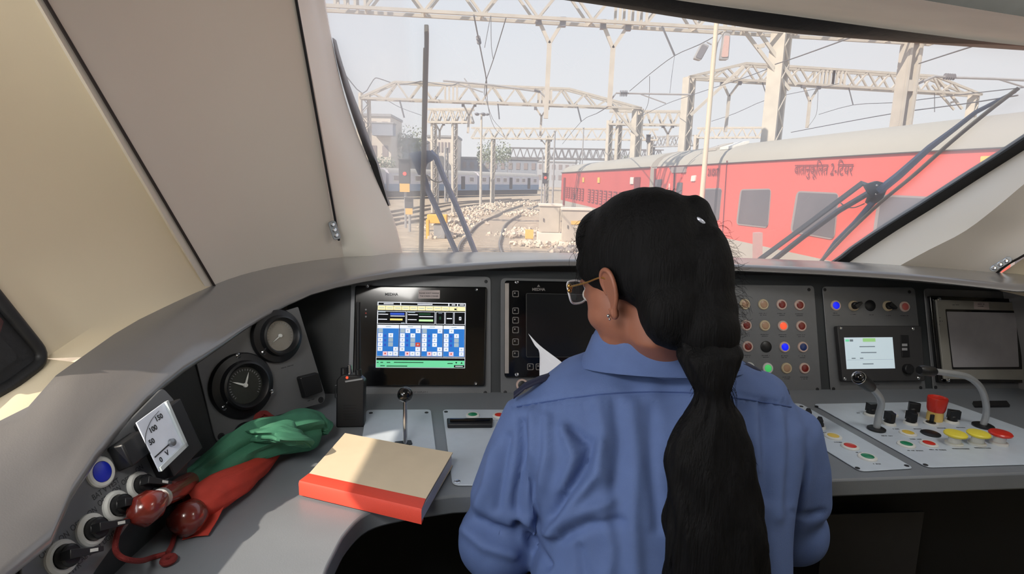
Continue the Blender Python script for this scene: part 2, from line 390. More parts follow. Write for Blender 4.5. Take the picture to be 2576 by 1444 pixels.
# header over the windscreen and ceiling
hp0 = [(700,-105,1.47),(1100,-52,1.47),(1490,-1,1.47),(1740,38,1.46),(2000,74,1.45),(2300,98,1.43),(2576,117,1.40),(2800,130,1.36),(3000,140,1.3)]
hp1 = [(700,-150,1.44),(1100,-95,1.44),(1490,-33,1.44),(1740,6,1.43),(2000,41,1.42),(2300,82,1.40),(2576,115,1.37),(2800,128,1.33),(3000,139,1.27)]
hp2 = [(700,-190,1.25),(1100,-140,1.25),(1490,-85,1.25),(1740,-50,1.24),(2000,-12,1.23),(2300,28,1.21),(2576,68,1.19),(2800,95,1.16),(3000,120,1.12)]
hp3 = [(700,-260,1.12),(1100,-210,1.12),(1490,-150,1.12),(1740,-105,1.11),(2000,-60,1.10),(2300,-4,1.09),(2576,42,1.08),(2800,75,1.05),(3000,100,1.0)]
R0, R1, R2, R3 = [catmull([P(*a) for a in h], 4) for h in (hp0, hp1, hp2, hp3)]
g = MB().grid([[q + V((0, .035, 0)) for q in R0], R0, R1]); struct('trim_6', g, m_rubber, 60)
rows = [R1, [q + V((0, -.006, .004)) for q in R1], lerpl(R1, R2, .35), lerpl(R1, R2, .7), R2, lerpl(R2, R3, .5), R3]
struct('ceiling_header', MB().grid(rows, .01, (0, 0, 1)), m_head, 60)
R4 = [V((q.x, q.y-.02, 1.97)) for q in R3]; R5 = [V((q.x, q.y-.25, 1.98)) for q in R3]; R6 = [V((q.x*1.0, -1.3, 1.98)) for q in R3]
struct('ceiling', MB().grid([R3, [q + V((0, -.02, .02)) for q in R3], R5, R6], .02, (0, 0, 1)).box((0.4, -0.1, 2.0), (2.3, 2.5, .03)).box((.4, 1.25, 1.99), (2.2, 1.0, .03)), m_ceil, 40)
# windscreen pane: a bowed sheet from edge to edge
def edgeat(e, z):
    for i in range(len(e)-1):
        if e[i].z <= z <= e[i+1].z: return lerp(e[i], e[i+1], (z-e[i].z)/(e[i+1].z-e[i].z))
    return e[0] if z < e[0].z else e[-1]
el = [P(1016,700,1.9)] + edge; er = [P(2080,700,1.94)] + rE
rows = []
for k in range(13):
    z = 1.02 + (1.80-1.02)*k/12; a = edgeat(el, z) + V((-.01, .012, 0)); b = edgeat(er, z) + V((.01, .012, 0)); a.z = b.z = z
    rows.append([lerp(a, b, u/16) + V((0, .17*math.sin(math.pi*u/16)*(1-.4*k/12), 0)) for u in range(17)])
struct('window_2', MB().grid(rows), m_glass, 60)
# hinge brackets of the pillar covers
m_steel = mat('zinc_plated_steel', (150, 155, 160), 0.35, 0.9, var=0.15)
m_chrome = mat('bright_metal', (205, 208, 212), 0.15, 1.0, var=0.03)
def bracket(pl, a, b, wd, label, n=3):
    t = thing('hinge_bracket', label, 'bracket', a)
    d = (b-a).normalized(); sd = pl.n.cross(d).normalized()*wd/2
    part('plate', MB().prism(rpoly([a-sd-d*.01, b-sd+d*.012, b+sd+d*.012, a+sd-d*.01], .008), pl.n*.004), m_steel, t, bevel=.0008)
    for k in range(n):
        c = lerp(a, b, k/(n-1)) + pl.n*.004; part('screw', MB().lathe(c, pl.n, [(0.006, 0), (.0062, .002), (.004, .004), (0, .0042)], 14), m_chrome, t)
pb = Plane(P(838, 590, 1.62), -D(838, 590).normalized() + V((.4, 0, 0)))
bracket(pb, pb.at(836, 565), pb.at(845, 592), .022, 'small steel bracket with three screws at the foot of the left pillar seam')
pb2 = Plane(P(2520, 664, 1.50), -D(2520, 664).normalized() + V((-.2, 0, 0)))
bracket(pb2, pb2.at(2502, 674), pb2.at(2532, 656), .016, 'small steel bracket with three screws on the right pillar cover')
# panels of the added fill lamps (out of view)
m_fill_lamp = mat('fill_lamp_diffuser', (250, 245, 235), .4, emit=2.0)
for k, (x, ly, wx) in enumerate(((-0.38, -.10, .45), (1.05, .72, .4))):
    t = thing('fill_lamp', 'unseen fill lamp added under the cab ceiling ' + ('on the left side behind the viewer' if k == 0 else 'on the right side behind the viewer'), 'lamp', (x, ly, 1.96))
    part('housing', MB().box((x, ly, 1.955), (wx+.06, .5, .05)), m_ceil, t, bevel=.005)
    part('diffuser', MB().box((x, ly, 1.925), (wx, .42, .012)), m_fill_lamp, t)

# ================================================================== THE DRIVER'S CONSOLE
DZ = 0.77
console = thing('driver_console', "slate grey wrap-round driver's console with hood, desk and instrument faces", 'console', (0.3, 1.3, 0))
rows = [[q + V((0, 0, -.4)) for q in HO], HO]
for u in (0.1, 0.35, 0.6, 0.78): rows.append([lerp(a, b, u) + V((0, 0, .012*math.sin(math.pi*u))) for a, b in zip(HO, HL)])
def inward(i): 
    d = HL[i]-HO[i]; d.z = 0; return d.normalized()
rows.append([HL[i] - inward(i)*.016 + V((0, 0, .013)) for i in range(90)])
rows.append([HL[i] - inward(i)*.005 + V((0, 0, .007)) for i in range(90)])
rows.append([HL[i] for i in range(90)])
rows.append([HL[i] - inward(i)*.006 + V((0, 0, -.003)) for i in range(90)])
rows.append([HL[i] - inward(i)*.03 + V((0, 0, .0)) for i in range(90)])
rows.append([HL[i] - inward(i)*.10 + V((0, 0, .004)) for i in range(90)])
part('hood', MB().grid(rows), m_hood, console, smooth=70)
# desk top
dk = [Z(2760, 1182, DZ), Z(2576, 1190, DZ), Z(2075, 1208, DZ), Z(1600, 1228, DZ), Z(1140, 1247, DZ)]
dk2 = catmull([Z(1140, 1247, DZ), Z(1010, 1266, DZ), Z(925, 1290, DZ), Z(872, 1338, DZ), Z(842, 1390, DZ), Z(818, 1444, DZ), Z(800, 1540, DZ)], 4)
outline = dk + dk2[1:] + [V((-0.27, 0.3, DZ)), V((-0.66, 0.3, DZ)), V((-0.70, 1.1, DZ)), V((-0.52, 1.55, DZ)), V((1.5, 1.6, DZ))]
part('desk_top', MB().prism(outline, (0, 0, -.035)), m_desk, console, bevel=.004)
# instrument face under the hood: one leaning wall right of the gauges
FP = Plane((0, 1.385, DZ), (0.08, -math.cos(math.radians(18)), math.sin(math.radians(18))))
a = FP.at(835, 1035); b = FP.at(2700, 1010)
def onf(x, z):  # point of the face plane at x, z
    return V((x, FP.p.y + (-(x-FP.p.x)*FP.n.x - (z-FP.p.z)*FP.n.z)/FP.n.y, z))
part('instrument_face', MB().prism([onf(-.56, .75), onf(1.5, .75), onf(1.5, 1.02), onf(.9, 1.058), onf(-.1, 1.066), onf(-.46, 1.045), onf(-.56, 1.0)], -FP.n*.02), m_face, console)
# face that carries the gauges
GP = Plane(Z(545, 1112, .785), (0.80, -0.57, 0.22))
g0 = GP.at(480, 1130); g1 = GP.at(835, 1040)
def onp(pl, x, z): return V((x, pl.p.y - ((x-pl.p.x)*pl.n.x + (z-pl.p.z)*pl.n.z)/pl.n.y, z))
part('gauge_face', MB().prism([onp(GP, -.69, .75), onp(GP, -.44, .75), onp(GP, -.50, 1.0), onp(GP, -.70, .97)], -GP.n*.02), m_face, console)
# face that carries the switches
SP = Plane(P(250, 1187, .76), (0.93, -0.12, 0.35), (0, 1, 0))
def ony(pl, y, z): return V((pl.p.x - ((y-pl.p.y)*pl.n.y + (z-pl.p.z)*pl.n.z)/pl.n.x, y, z))
sbot = [SP.at(474, 1142), SP.at(345, 1285), SP.at(240, 1430), SP.at(150, 1580)]; stop = [SP.at(432, 1003), SP.at(330, 1048), SP.at(150, 1276), SP.at(30, 1440)]
sbot = [q - SP.n*.001 for q in sbot]; stop = [q - SP.n*.001 for q in stop]
sd = [V((q.x-.012, q.y, DZ)) for q in sbot]
cor = onp(GP, -.66, .75), onp(GP, -.70, .97)
sbx = [cor[0]] + sbot; stx = [cor[1]] + stop; sdx = [V((cor[0].x, cor[0].y, DZ-.002))] + sd
sbx[0] = lerp(cor[0], cor[1], .45)
part('switch_face', MB().grid([stx, sbx, sdx], .004, (-1, 0, -.3)), m_face, console, smooth=25)
# knee board
kb = [q + V((0, .012, -.034)) for q in dk + dk2[1:]]
def outw(q, k):
    d = V((q.x-.45, q.y-.55, 0)).normalized(); return q + d*k
part('knee_board', MB().grid([kb, [outw(q, .28) for q in kb], [V((outw(q, .33).x, outw(q, .33).y, .02)) for q in kb]]), m_black, console, smooth=30)
# ================================================================== INSTRUMENTS
def c1(x, y): return (x/3.2516, 1000 + y/3.2516)
def c2(x, y): return (480 + x/3.8, 740 + y/3.8)
def c3(x, y): return (860 + x/4.248, 680 + y/4.248)
def c4(x, y): return (1240 + x/4.5125, 680 + y/4.5125)
def c5(x, y): return (1820 + x/4.5115, 690 + y/4.5115)
def c6(x, y): return (1980 + x/4.322, 960 + y/4.322)
def c7(x, y): return (2260 + x/3.70, 690 + y/3.70)
def c8(x, y): return (420 + x/2.927, 980 + y/2.927)
m_plate = mat('grey_instrument_plate', (108, 110, 113), 0.38, 0.25, var=0.03, scale=60, bump=.02, bscale=600)
m_plateB = mat('pale_grey_desk_plate', (190, 201, 214), 0.34, 0.0, var=0.03, scale=40, bump=.02, bscale=600)
m_blackp = mat('black_plastic', (22, 23, 26), 0.4, var=.1)
m_blackg = mat('glossy_black', (10, 11, 14), 0.12, var=.1, coat=.5)
m_hole = mat('dark_screw_recess', (26, 28, 32), .5)
m_white = mat('white_bezel', (212, 214, 212), .35)
m_beige = mat('beige_bezel', (196, 180, 150), .4)
m_pink = mat('pinkish_bezel', (200, 176, 166), .4)
m_txt = mat('dark_print', (44, 46, 50), .6)
m_txtw = mat('pale_print', (150, 152, 156), .6)
m_red = mat('red_lens', (120, 30, 22), .3, coat=.3)
m_red2 = mat('red_button', (205, 45, 30), .35, coat=.3)
m_peach = mat('peach_lens', (176, 140, 112), .35, coat=.3)
m_blue = mat('dark_blue_lens', (26, 50, 110), .3, coat=.3)
m_blueb = mat('blue_lens', (24, 44, 190), .3, coat=.3)
m_green = mat('green_lens', (30, 130, 90), .3, coat=.3)
m_yel = mat('yellow_lens', (222, 190, 80), .35, coat=.3)
m_yelb = mat('yellow_button', (228, 212, 70), .4)
m_redlit = mat('lit_red_lens', (240, 80, 48), .3, emit=.9)
m_bluelit = mat('lit_blue_lens', (10, 26, 205), .3, emit=1.1)
m_greenlit = mat('lit_green_lens', (70, 190, 100), .3, emit=.55)

def part_multi(name, items, parent, smooth=0, label=None):
    allm = MB(); idx = []
    for k, (mb, m) in enumerate(items): allm.add(mb.v, mb.f); idx += [k]*len(mb.f)
    me = allm.mesh(name)
    for mb, m in items: me.materials.append(m)
    me.polygons.foreach_set('material_index', idx)
    return part(name, me, None, parent, label=label, smooth=smooth)
def plate(pl, pts, parent, m, th=.004, r=.012, name='plate', h=0.0, bevel=.0012):
    if h == 0: h = .0006; th -= .0006
    q = [pl.at(x, y, h) for x, y in pts]
    return part(name, MB().prism(rpoly(q, r), pl.n*th), m, parent, bevel=bevel)
def recess(pl, p, parent, r=.0045, m=None, h=.004, name='screw', dome=.0006):
    c = pl.at(*p, h); return part(name, MB().lathe(c, pl.n, [(r, 0), (r, dome), (r*.6, dome*1.5), (r*.5, dome*.6), (0, dome*.6)], 14), m or m_hole, parent)
def lamp(pl, p, parent, ring, lens, r=.0145, h=.004, label=None, dome=.003, rin=.68):
    c = pl.at(*p, h)
    a = part('indicator_lamp', MB().lathe(c, pl.n, [(r, 0), (r*.98, .0025), (r*.88, .004), (r*rin, .004), (r*rin, .002), (0, .002)], 28), ring, parent, label=label)
    part('lens', MB().lathe(c + pl.n*.002, pl.n, [(r*rin*.98, 0), (r*rin*.95, dome*.7), (r*rin*.6, dome), (0, dome)], 24), lens, a); return a
def plug(pl, p, parent, r=.015, h=.004):
    c = pl.at(*p, h); return part('blanking_plug', MB().lathe(c, pl.n, [(r, 0), (r, .002), (r*.85, .0035), (0, .0038)], 28), m_blackp, parent)
def rotary(pl, p, q, parent, r=.0145, h=.004, kh=.014, marker=True, ring=None, ll=1.45, wf=.26):
    """switch at pixel p with its lever pointing towards pixel q"""
    c = pl.at(*p, h); d = pl.at(*q, h) - c; d.normalize(); s_ = pl.n.cross(d)
    a = part('rotary_switch', MB().lathe(c, pl.n, [(r, 0), (r*.98, .003), (r*.86, .0055), (r*.7, .0055), (r*.68, .003), (0, .003)], 30), ring or m_white, parent)
    k = MB().lathe(c + pl.n*.003, pl.n, [(r*.66, 0), (r*.64, kh*.6), (r*.5, kh*.7), (0, kh*.7)], 24)
    w_ = r*wf; base = [c - d*r*.6 - s_*w_, c + d*r*ll - s_*w_*.55, c + d*r*ll + s_*w_*.55, c - d*r*.6 + s_*w_]
    k.prism([b + pl.n*(.003 + kh*.3) for b in base], pl.n*kh)
    part('knob', k, m_blackp, a, bevel=.0008)
    if marker: part('pointer_mark', MB().prism([c + d*r*x_ + s_*w_*.35*y_ + pl.n*(.0032 + kh*1.3) for x_, y_ in ((.55, -1), (1.05, -1), (1.05, 1), (.55, 1))], pl.n*.0004), m_white, a, smooth=0)
    return a
def dashes(pl, lines, h=.0042, sx=.0022, hh=.0010):
    """illegible small print: rows of short strokes, lines = (px, py, n)"""
    mb = MB(); rnd = random.Random(5)
    for x, y, n in lines:
        o = pl.at(x, y, h); tot = n*sx*1.15
        u = -tot/2
        for k in range(n):
            w_ = sx*rnd.uniform(.5, .95)
            if rnd.random() > .12: mb.pbox(pl, o + pl.X*(u + w_/2), w_, hh*2*rnd.uniform(.75, 1), 0, .0002)
            u += sx*1.15
    return mb
def quadmap(pl, cs, h):
    q = [pl.at(*c, h) for c in cs]
    def f(u, v): return q[0]*(1-u)*(1-v) + q[1]*u*(1-v) + q[2]*u*v + q[3]*(1-u)*v
    return f
def qrect(f, u0, v0, u1, v1, n, lift): 
    mb = MB(); return mb.add([f(u0, v0)+n*lift, f(u0, v1)+n*lift, f(u1, v1)+n*lift, f(u1, v0)+n*lift], [(0, 1, 2, 3)])

# ---- left display, switched on
t = thing('driver_display', 'lit driver display with blue and green diagnostic screen in a grey plate', 'display', FP.at(1060, 980))
plate(FP, [c3(105, 40), c3(1592, 68), c3(1594, 1366), c3(60, 1366)], t, m_plate, r=.014)
plate(FP, [c3(150, 172), c3(1548, 184), c3(1526, 1236), c3(122, 1236)], t, m_blackg, th=.014, r=.006, name='bezel', h=.004, bevel=.003)
for p in ((1540, 120), (1532, 1307)): recess(FP, c3(*p), t)
for p in ((1437, 205), (1428, 1208), (275, 170)): recess(FP, c3(*p), t, m=m_chrome, h=.018, dome=.003, r=.004)
E = lambda n, c, s=.75: mat('screen_' + n, c, .5, emit=s, spec=.1, var=.01)
s_black = E('black', (8, 10, 14), .3); s_white = E('white', (222, 226, 234)); s_yel = E('cream', (232, 226, 176)); s_blue = E('blue', (44, 112, 190))
s_green = E('green', (104, 200, 150)); s_red = E('red', (190, 70, 50)); s_grey = E('grey', (150, 168, 180)); s_dgreen = E('dark_green', (24, 60, 40)); s_pink = E('pink', (224, 190, 200)); s_blu2 = E('strong_blue', (50, 80, 180)); s_lime = E('lime', (190, 240, 170)); s_amb = E('amber', (240, 220, 130))
f = quadmap(FP, [c3(382, 335), c3(1324, 352), c3(1316, 1046), c3(362, 1040)], .0182)
N = FP.n; L = {}
def scr(m, u0, v0, u1, v1, k=1):
    L.setdefault(m, MB()); q = qrect(f, u0, v0, u1, v1, N, .0001*k); L[m].add(q.v, q.f)
scr(s_white, 0, 0, 1, 1, 0); scr(s_black, .004, .055, .996, .995)
for a_, b_ in ((.01, .255), (.265, .80), (.812, .9), (.912, .99)): scr(s_black, a_, .012, b_, .048)
for a_, b_ in ((.07, .18), (.45, .62), (.84, .88), (.93, .98)): scr(s_white, a_, .022, b_, .036, 2)
scr(s_yel, .004, .06, .996, .125, 2)
for k in range(11):
    scr(s_black, .09*k, .06, .09*k+.003, .125, 3)
    if k < 9: scr(s_grey, .09*k+.018, .088, .09*k+.078, .098, 3)
scr(s_black, .87, .085, .895, .11, 3)
for a_, b_ in ((0.004, .325), (.33, .652), (.66, .762), (.768, .862), (.868, .996)):
    scr(s_white, a_, .14, b_, .335, 2); scr(s_black, a_+.005, .147, b_-.005, .328, 3)
for a_ in (.012, .345):
    scr(s_white, a_, .185, a_+.11, .197, 4); scr(s_white, a_, .262, a_+.1, .274, 4)
    scr(s_grey, a_, .152, a_+.08, .162, 4)
scr(s_blu2, .145, .165, .305, .2, 4); scr(s_white, .148, .21, .31, .222, 4); scr(s_amb, .145, .255, .285, .282, 4); scr(s_grey, .27, .315, .31, .325, 4)
scr(s_dgreen, .47, .165, .6, .195, 4); scr(s_white, .47, .212, .63, .224, 4); scr(s_lime, .47, .262, .63, .292, 4)
scr(s_grey, .69, .16, .73, .166, 4); scr(s_dgreen, .70, .215, .72, .26, 4); scr(s_white, .785, .235, .845, .25, 4); scr(s_white, .925, .215, .95, .265, 4); scr(s_black, .933, .225, .942, .255, 5)
cells = {0: [(0,0,'g'),(0,1,'w'),(0,2,'w'),(0,3,'w'),(0,4,'w'),(2,1,'w'),(2,2,'g'),(2,3,'g'),(3,4,'w'),(1,5,'p'),(2,5,'w'),(3,5,'w')],
 1: [(0,0,'g'),(0,1,'w'),(0,2,'w'),(0,3,'w'),(0,4,'w'),(1,0,'w'),(3,0,'w'),(2,1,'w'),(2,2,'g'),(2,3,'g'),(3,3,'r'),(3,4,'w'),(1,5,'p'),(2,5,'w'),(3,5,'w')],
 2: [(0,0,'g'),(0,1,'w'),(0,2,'w'),(0,3,'w'),(0,4,'w'),(3,0,'w'),(2,1,'w'),(2,2,'w'),(2,3,'w'),(3,4,'w'),(1,5,'p'),(2,5,'w'),(3,5,'w')],
 3: [(1,0,'w'),(0,1,'w'),(0,2,'w'),(0,3,'w'),(0,4,'w'),(2,1,'w'),(2,2,'g'),(2,3,'g'),(3,4,'w'),(1,5,'p'),(3,5,'w')]}
for k in range(4):
    a_ = .008 + .247*k; b_ = a_ + .24
    scr(s_black, a_-.004, .345, b_+.004, .83, 2); scr(s_white, a_, .352, b_, .83, 3); scr(s_blue, a_+.001, .405, b_-.001, .826, 4); scr(s_grey, a_+.09, .372, b_-.09, .384, 4)
    for cx_, cy_, cc in cells[k]:
        u0 = a_+.008+cx_*.058; v0 = .41+cy_*.069
        scr({'g': s_grey, 'w': s_white, 'r': s_red, 'p': s_pink}[cc], u0, v0, u0+.052, v0+.062, 5)
        scr(s_red if cc == 'p' else s_grey, u0+.018, v0+.02, u0+.034, v0+.042, 6)
    for j in range(3): scr(s_blu2, a_+.075, .5+.07*j, a_+.1, .535+.07*j, 5)
scr(s_white, 0, .842, 1, .85, 3); scr(s_green, .004, .888, .992, .992, 3)
for a_, b_, v in ((.01, .03, .915), (.05, .08, .915), (.12, .16, .915), (.2, .53, .913), (.8, .86, .925), (.05, .1, .965), (.12, .35, .968)): scr(s_dgreen, a_, v, b_, v+.012, 4)
scr(s_black, .875, .955, .99, .99, 4); scr(s_white, .89, .967, .975, .977, 5)
for a_, sg in ((.9, 1), (.96, -1)):
    L[s_black].add([f(a_-.012, .92-.012*sg)+N*.0005, f(a_, .92+.015*sg)+N*.0005, f(a_+.012, .92-.012*sg)+N*.0005], [(0, 1, 2) if sg > 0 else (2, 1, 0)])
part_multi('screen', [(L[m], m) for m in L], t)
stk = part('warning_sticker', MB().prism(rpoly([FP.at(*c3(*p), .018) for p in ((820, 212), (1048, 213), (1046, 303), (818, 302))], .002), N*.0005), mat('pale_pink_sticker', (190, 178, 178), .6), t)
for s_, y_ in (("PLEASE DON'T HANDLE", 245), ('THE SCREEN CORNER', 277)):
    part('lettering', textmesh(s_, .0046, FP.at(*c3(933, y_), .0187), FP.X, FP.Y, bold=.0001), m_txt, stk, smooth=0)
part('lettering', textmesh('MEDHA', .0095, FP.at(*c3(530, 258), .0183), FP.X, FP.Y, bold=.0003), mat('dim_print', (90, 94, 98), .6), t, smooth=0)
part('lettering', textmesh('OP DISPLAY-1', .0062, FP.at(*c3(840, 1303), .0043), FP.X, FP.Y), m_txt, t, smooth=0)
m_ledr = mat('dim_red_led', (120, 40, 30), .4, emit=.3)
for k, y_ in enumerate((420, 458, 495)): recess(FP, c3(257, y_), t, m=m_ledr if k == 1 else m_txtw, h=.018, r=.0022, name='status_light')
# ---- second display, dark
t = thing('driver_display', 'switched-off black display with a column of square keys left of the screen', 'display', FP.at(1430, 980))
plate(FP, [c4(85, 85), c4(1700, 118), c4(1720, 1440), c4(85, 1440)], t, m_plate, r=.014)
plate(FP, [c4(130, 122), c4(1640, 150), c4(1650, 1216), c4(128, 1216)], t, m_blackg, th=.014, r=.008, name='bezel', h=.004, bevel=.003)
plate(FP, [c4(135, 147), c4(182, 147), c4(180, 1170), c4(134, 1170)], t, mat('brushed_strip', (170, 164, 160), .35, .4), th=.003, r=.001, name='side_strip', h=.018, bevel=.0006)
for p in ((270, 133), (270, 1183)): recess(FP, c4(*p), t, m=m_chrome, h=.018, dome=.002, r=.0048)
recess(FP, c4(140, 1385), t)
m_key = mat('key_outline', (112, 108, 106), .5)
def keycap(p, sz=.0165):
    c = FP.at(*c4(*p), .018)
    def ringp(w_): return rpoly([c + FP.X*(i*w_/2) + FP.Y*(j*w_/2) for i, j in ((-1,-1),(1,-1),(1,1),(-1,1))], w_*.2, 3)
    o_, i_ = ringp(sz), ringp(sz*.78)
    k = part('key', MB().loft([o_, [q + N*.001 for q in o_], [q + N*.001 for q in i_], i_], cap=False), m_key, t)
    part('legend', MB().pbox(FP, c - FP.X*.002 + FP.Y*.002, .004, .004, 0, .0006), m_key, k)
for y_ in (268, 460, 567, 677, 812, 950): keycap((257, y_))
for k in range(7): keycap((425 + 97*k, 1095))
sc_o = [c4(378, 262), c4(1500, 285), c4(1500, 985), c4(380, 985)]
q = [FP.at(*p, .018) for p in sc_o]
part('screen', MB().prism(rpoly(q, .004), N*.0008), mat('dark_screen', (22, 24, 27), .2, spec=.6), t)
qo = rpoly(q, .004); cen = sum(qo, V())/len(qo)
part('screen_edge', MB().tube([p + N*.001 for p in qo], .0008, 5, closed=True), mat('screen_edge_grey', (62, 62, 62), .4), t)
part('lettering', textmesh('MEDHA', .0098, FP.at(*c4(518, 218), .0188), FP.X, FP.Y, bold=.0004), m_key, t, smooth=0)
part('emblem', MB().add([FP.at(*c4(500, 188), .0189), FP.at(*c4(536, 188), .0189), FP.at(*c4(518, 160), .0189)], [(0, 1, 2)]), m_key, t, smooth=0)
lamp(FP, c4(330, 1300), t, m_pink, m_blackp, r=.0155, label='push button with pale ring and black centre')
# ---- plate of sixteen indicator lamps
t = thing('indicator_plate', 'grey plate of sixteen round indicator lamps right of the person', 'control panel', FP.at(1950, 980))
plate(FP, [c5(70, 118), c5(1022, 128), c5(1108, 1362), c5(140, 1358)], t, m_plate, r=.012)
rows_ = [[(240,340,'p'),(450,343,'p'),(657,345,'r'),(860,350,'r')], [(257,580,'r'),(467,583,'p'),(672,587,'R'),(880,588,'r')], [(273,820,'r'),(482,822,'x'),(690,826,'B'),(898,826,'b')], [(292,1060,'G'),(500,1067,'G'),(713,1066,'p'),(917,1067,'r')]]
names = {'p': (m_beige, m_peach, 'unlit peach lamp'), 'r': (m_pink, m_red, 'dark red lamp'), 'R': (m_pink, m_redlit, 'red lamp, lit'), 'B': (m_pink, m_bluelit, 'blue lamp, lit'), 'b': (m_pink, m_blue, 'dark blue lamp'), 'G': (m_white, m_greenlit, 'green lamp, lit')}
dl = []
for r_ in rows_:
    for x, y, k in r_:
        if k == 'x': plug(FP, c5(x, y), t)
        else: lamp(FP, c5(x, y), t, names[k][0], names[k][1], label=names[k][2])
        px, py = c5(x, y+100); dl += [(px, py, 9), (px+1, py+4.5, 7)]
part('lettering', dashes(FP, dl), m_txt, t, smooth=0)
for p in ((970, 175), (1065, 1305)): recess(FP, c5(*p), t)
# ---- radio plate
t = thing('radio_panel', 'grey plate with a row of five round controls over a small lit radio unit', 'control panel', FP.at(2200, 975))
plate(FP, [c5(1112, 138), c5(2162, 150), c5(2290, 1345), c5(1212, 1358)], t, m_plate, r=.012)
lamp(FP, c5(1270, 355), t, m_pink, m_bluelit, label='blue lamp, lit'); rotary(FP, c5(1475, 358), c5(1540, 310), t, marker=False, ring=m_beige, ll=.95, wf=.4); plug(FP, c5(1663, 355), t)
rotary(FP, c5(1862, 360), c5(1910, 395), t, marker=False, ring=m_beige, ll=.95, wf=.4); lamp(FP, c5(2053, 368), t, m_pink, mat('pale_red_lens', (190, 96, 90), .35), label='pale red push button')
part('lettering', dashes(FP, [(*c5(1270, 440), 5), (*c5(1275, 465), 9), (*c5(1475, 455), 6), (*c5(1675, 460), 6), (*c5(1875, 468), 6), (*c5(2060, 470), 10), (*c5(1740, 1255), 6)]), m_txt, t, smooth=0)
for p in ((1150, 175), (2110, 200), (1248, 1300), (2238, 1287)): recess(FP, c5(*p), t)
uq = [FP.at(*c5(*p), .004) for p in ((1248, 588), (2195, 588), (2238, 1208), (1312, 1215))]
un = part('radio_unit', MB().prism(rpoly(uq, .006), N*.016), mat('dark_grey_casing', (52, 52, 54), .5), t, bevel=.002)
f = quadmap(FP, [c5(1368, 718), c5(1918, 714), c5(1948, 1068), c5(1398, 1076)], .0202); L = {}
s_pale = E('pale', (190, 206, 214), .62); s_txt = E('grey_text', (110, 124, 130), .5)
scr(s_pale, 0, 0, 1, 1, 1); scr(E('soft_green', (150, 200, 130), .6), .38, .03, .64, .14, 2); scr(s_green, .02, .06, .1, .13, 2); scr(s_txt, .11, .06, .18, .13, 2)
for a_, b_, v_ in ((.3, .62, .28), (.32, .64, .47), (.12, .2, .65), (.29, .36, .65), (.34, .56, .83), (.02, .98, .71)): scr(s_txt, a_, v_, b_, v_+(.03 if b_ < .9 else .005), 2)
part_multi('screen', [(L[m], m) for m in L], un)
part('slot_cover', MB().prism(rpoly([FP.at(*c5(*p), .020) for p in ((2005, 690), (2095, 692), (2112, 940), (2022, 942))], .002), N*.002), m_blackp, un, bevel=.0005)
part('slot_label', join([MB().prism([FP.at(*c5(*p), .022) for p in ((2025, y_), (2085, y_), (2086, y_+28), (2026, y_+28))], N*.0004) for y_ in (788, 836)]), m_txtw, un, smooth=0)
part('tuning_knob', MB().lathe(FP.at(*c5(2080, 1075), .020), N, [(.0135, 0), (.013, .010), (.011, .012), (0, .012)], 24), m_blackp, un)
for p in ((1330, 612), (2150, 620), (1375, 1188), (2210, 1180)): recess(FP, c5(*p), t, m=m_chrome, h=.020, dome=.002, r=.0042)
# ---- right display
t = thing('driver_display', 'switched-off display with sky reflection painted grey at the right edge of the photo', 'display', FP.at(2480, 975))
plate(FP, [c7(228, 130), c7(1420, 178), c7(1440, 1092), c7(318, 1102)], t, m_plate, r=.012)
m_bez = mat('sky_reflection_grey_bezel', (140, 138, 132), .35)  # bezel and screen greys have the reflected sky painted in
plate(FP, [c7(262, 205), c7(1350, 245), c7(1380, 1010), c7(345, 1008)], t, m_blackg, th=.012, r=.004, name='housing', h=.004)
plate(FP, [c7(335, 236), c7(1250, 272), c7(1290, 985), c7(408, 975)], t, m_bez, th=.006, r=.002, name='bezel', h=.016)
plate(FP, [c7(436, 325), c7(1120, 340), c7(1150, 885), c7(500, 885)], t, m_blackg, th=.001, r=.003, name='screen_frame', h=.022, bevel=0)
plate(FP, [c7(449, 347), c7(1090, 360), c7(1120, 862), c7(510, 865)], t, mat('sky_reflection_grey_lcd', (150, 148, 152), .4), th=.001, r=.002, name='screen', h=.023, bevel=0)
plate(FP, [c7(700, 257), c7(838, 262), c7(845, 328), c7(703, 322)], t, mat('pale_pink_sticker', (190, 178, 178), .6), th=.0006, r=.001, name='warning_sticker', h=.022, bevel=0)
part('lettering', dashes(FP, [(*c7(770, 278), 8), (*c7(772, 298), 8), (*c7(388, 405), 2), (*c7(398, 436), 4), (*c7(388, 468), 2), (*c7(535, 285), 8)], h=.0228), m_txt, t, smooth=0)
for p in ((377, 232), (460, 985)): recess(FP, c7(*p), t, m=m_chrome, h=.022, dome=.002, r=.0052)
recess(FP, c7(347, 1052), t)
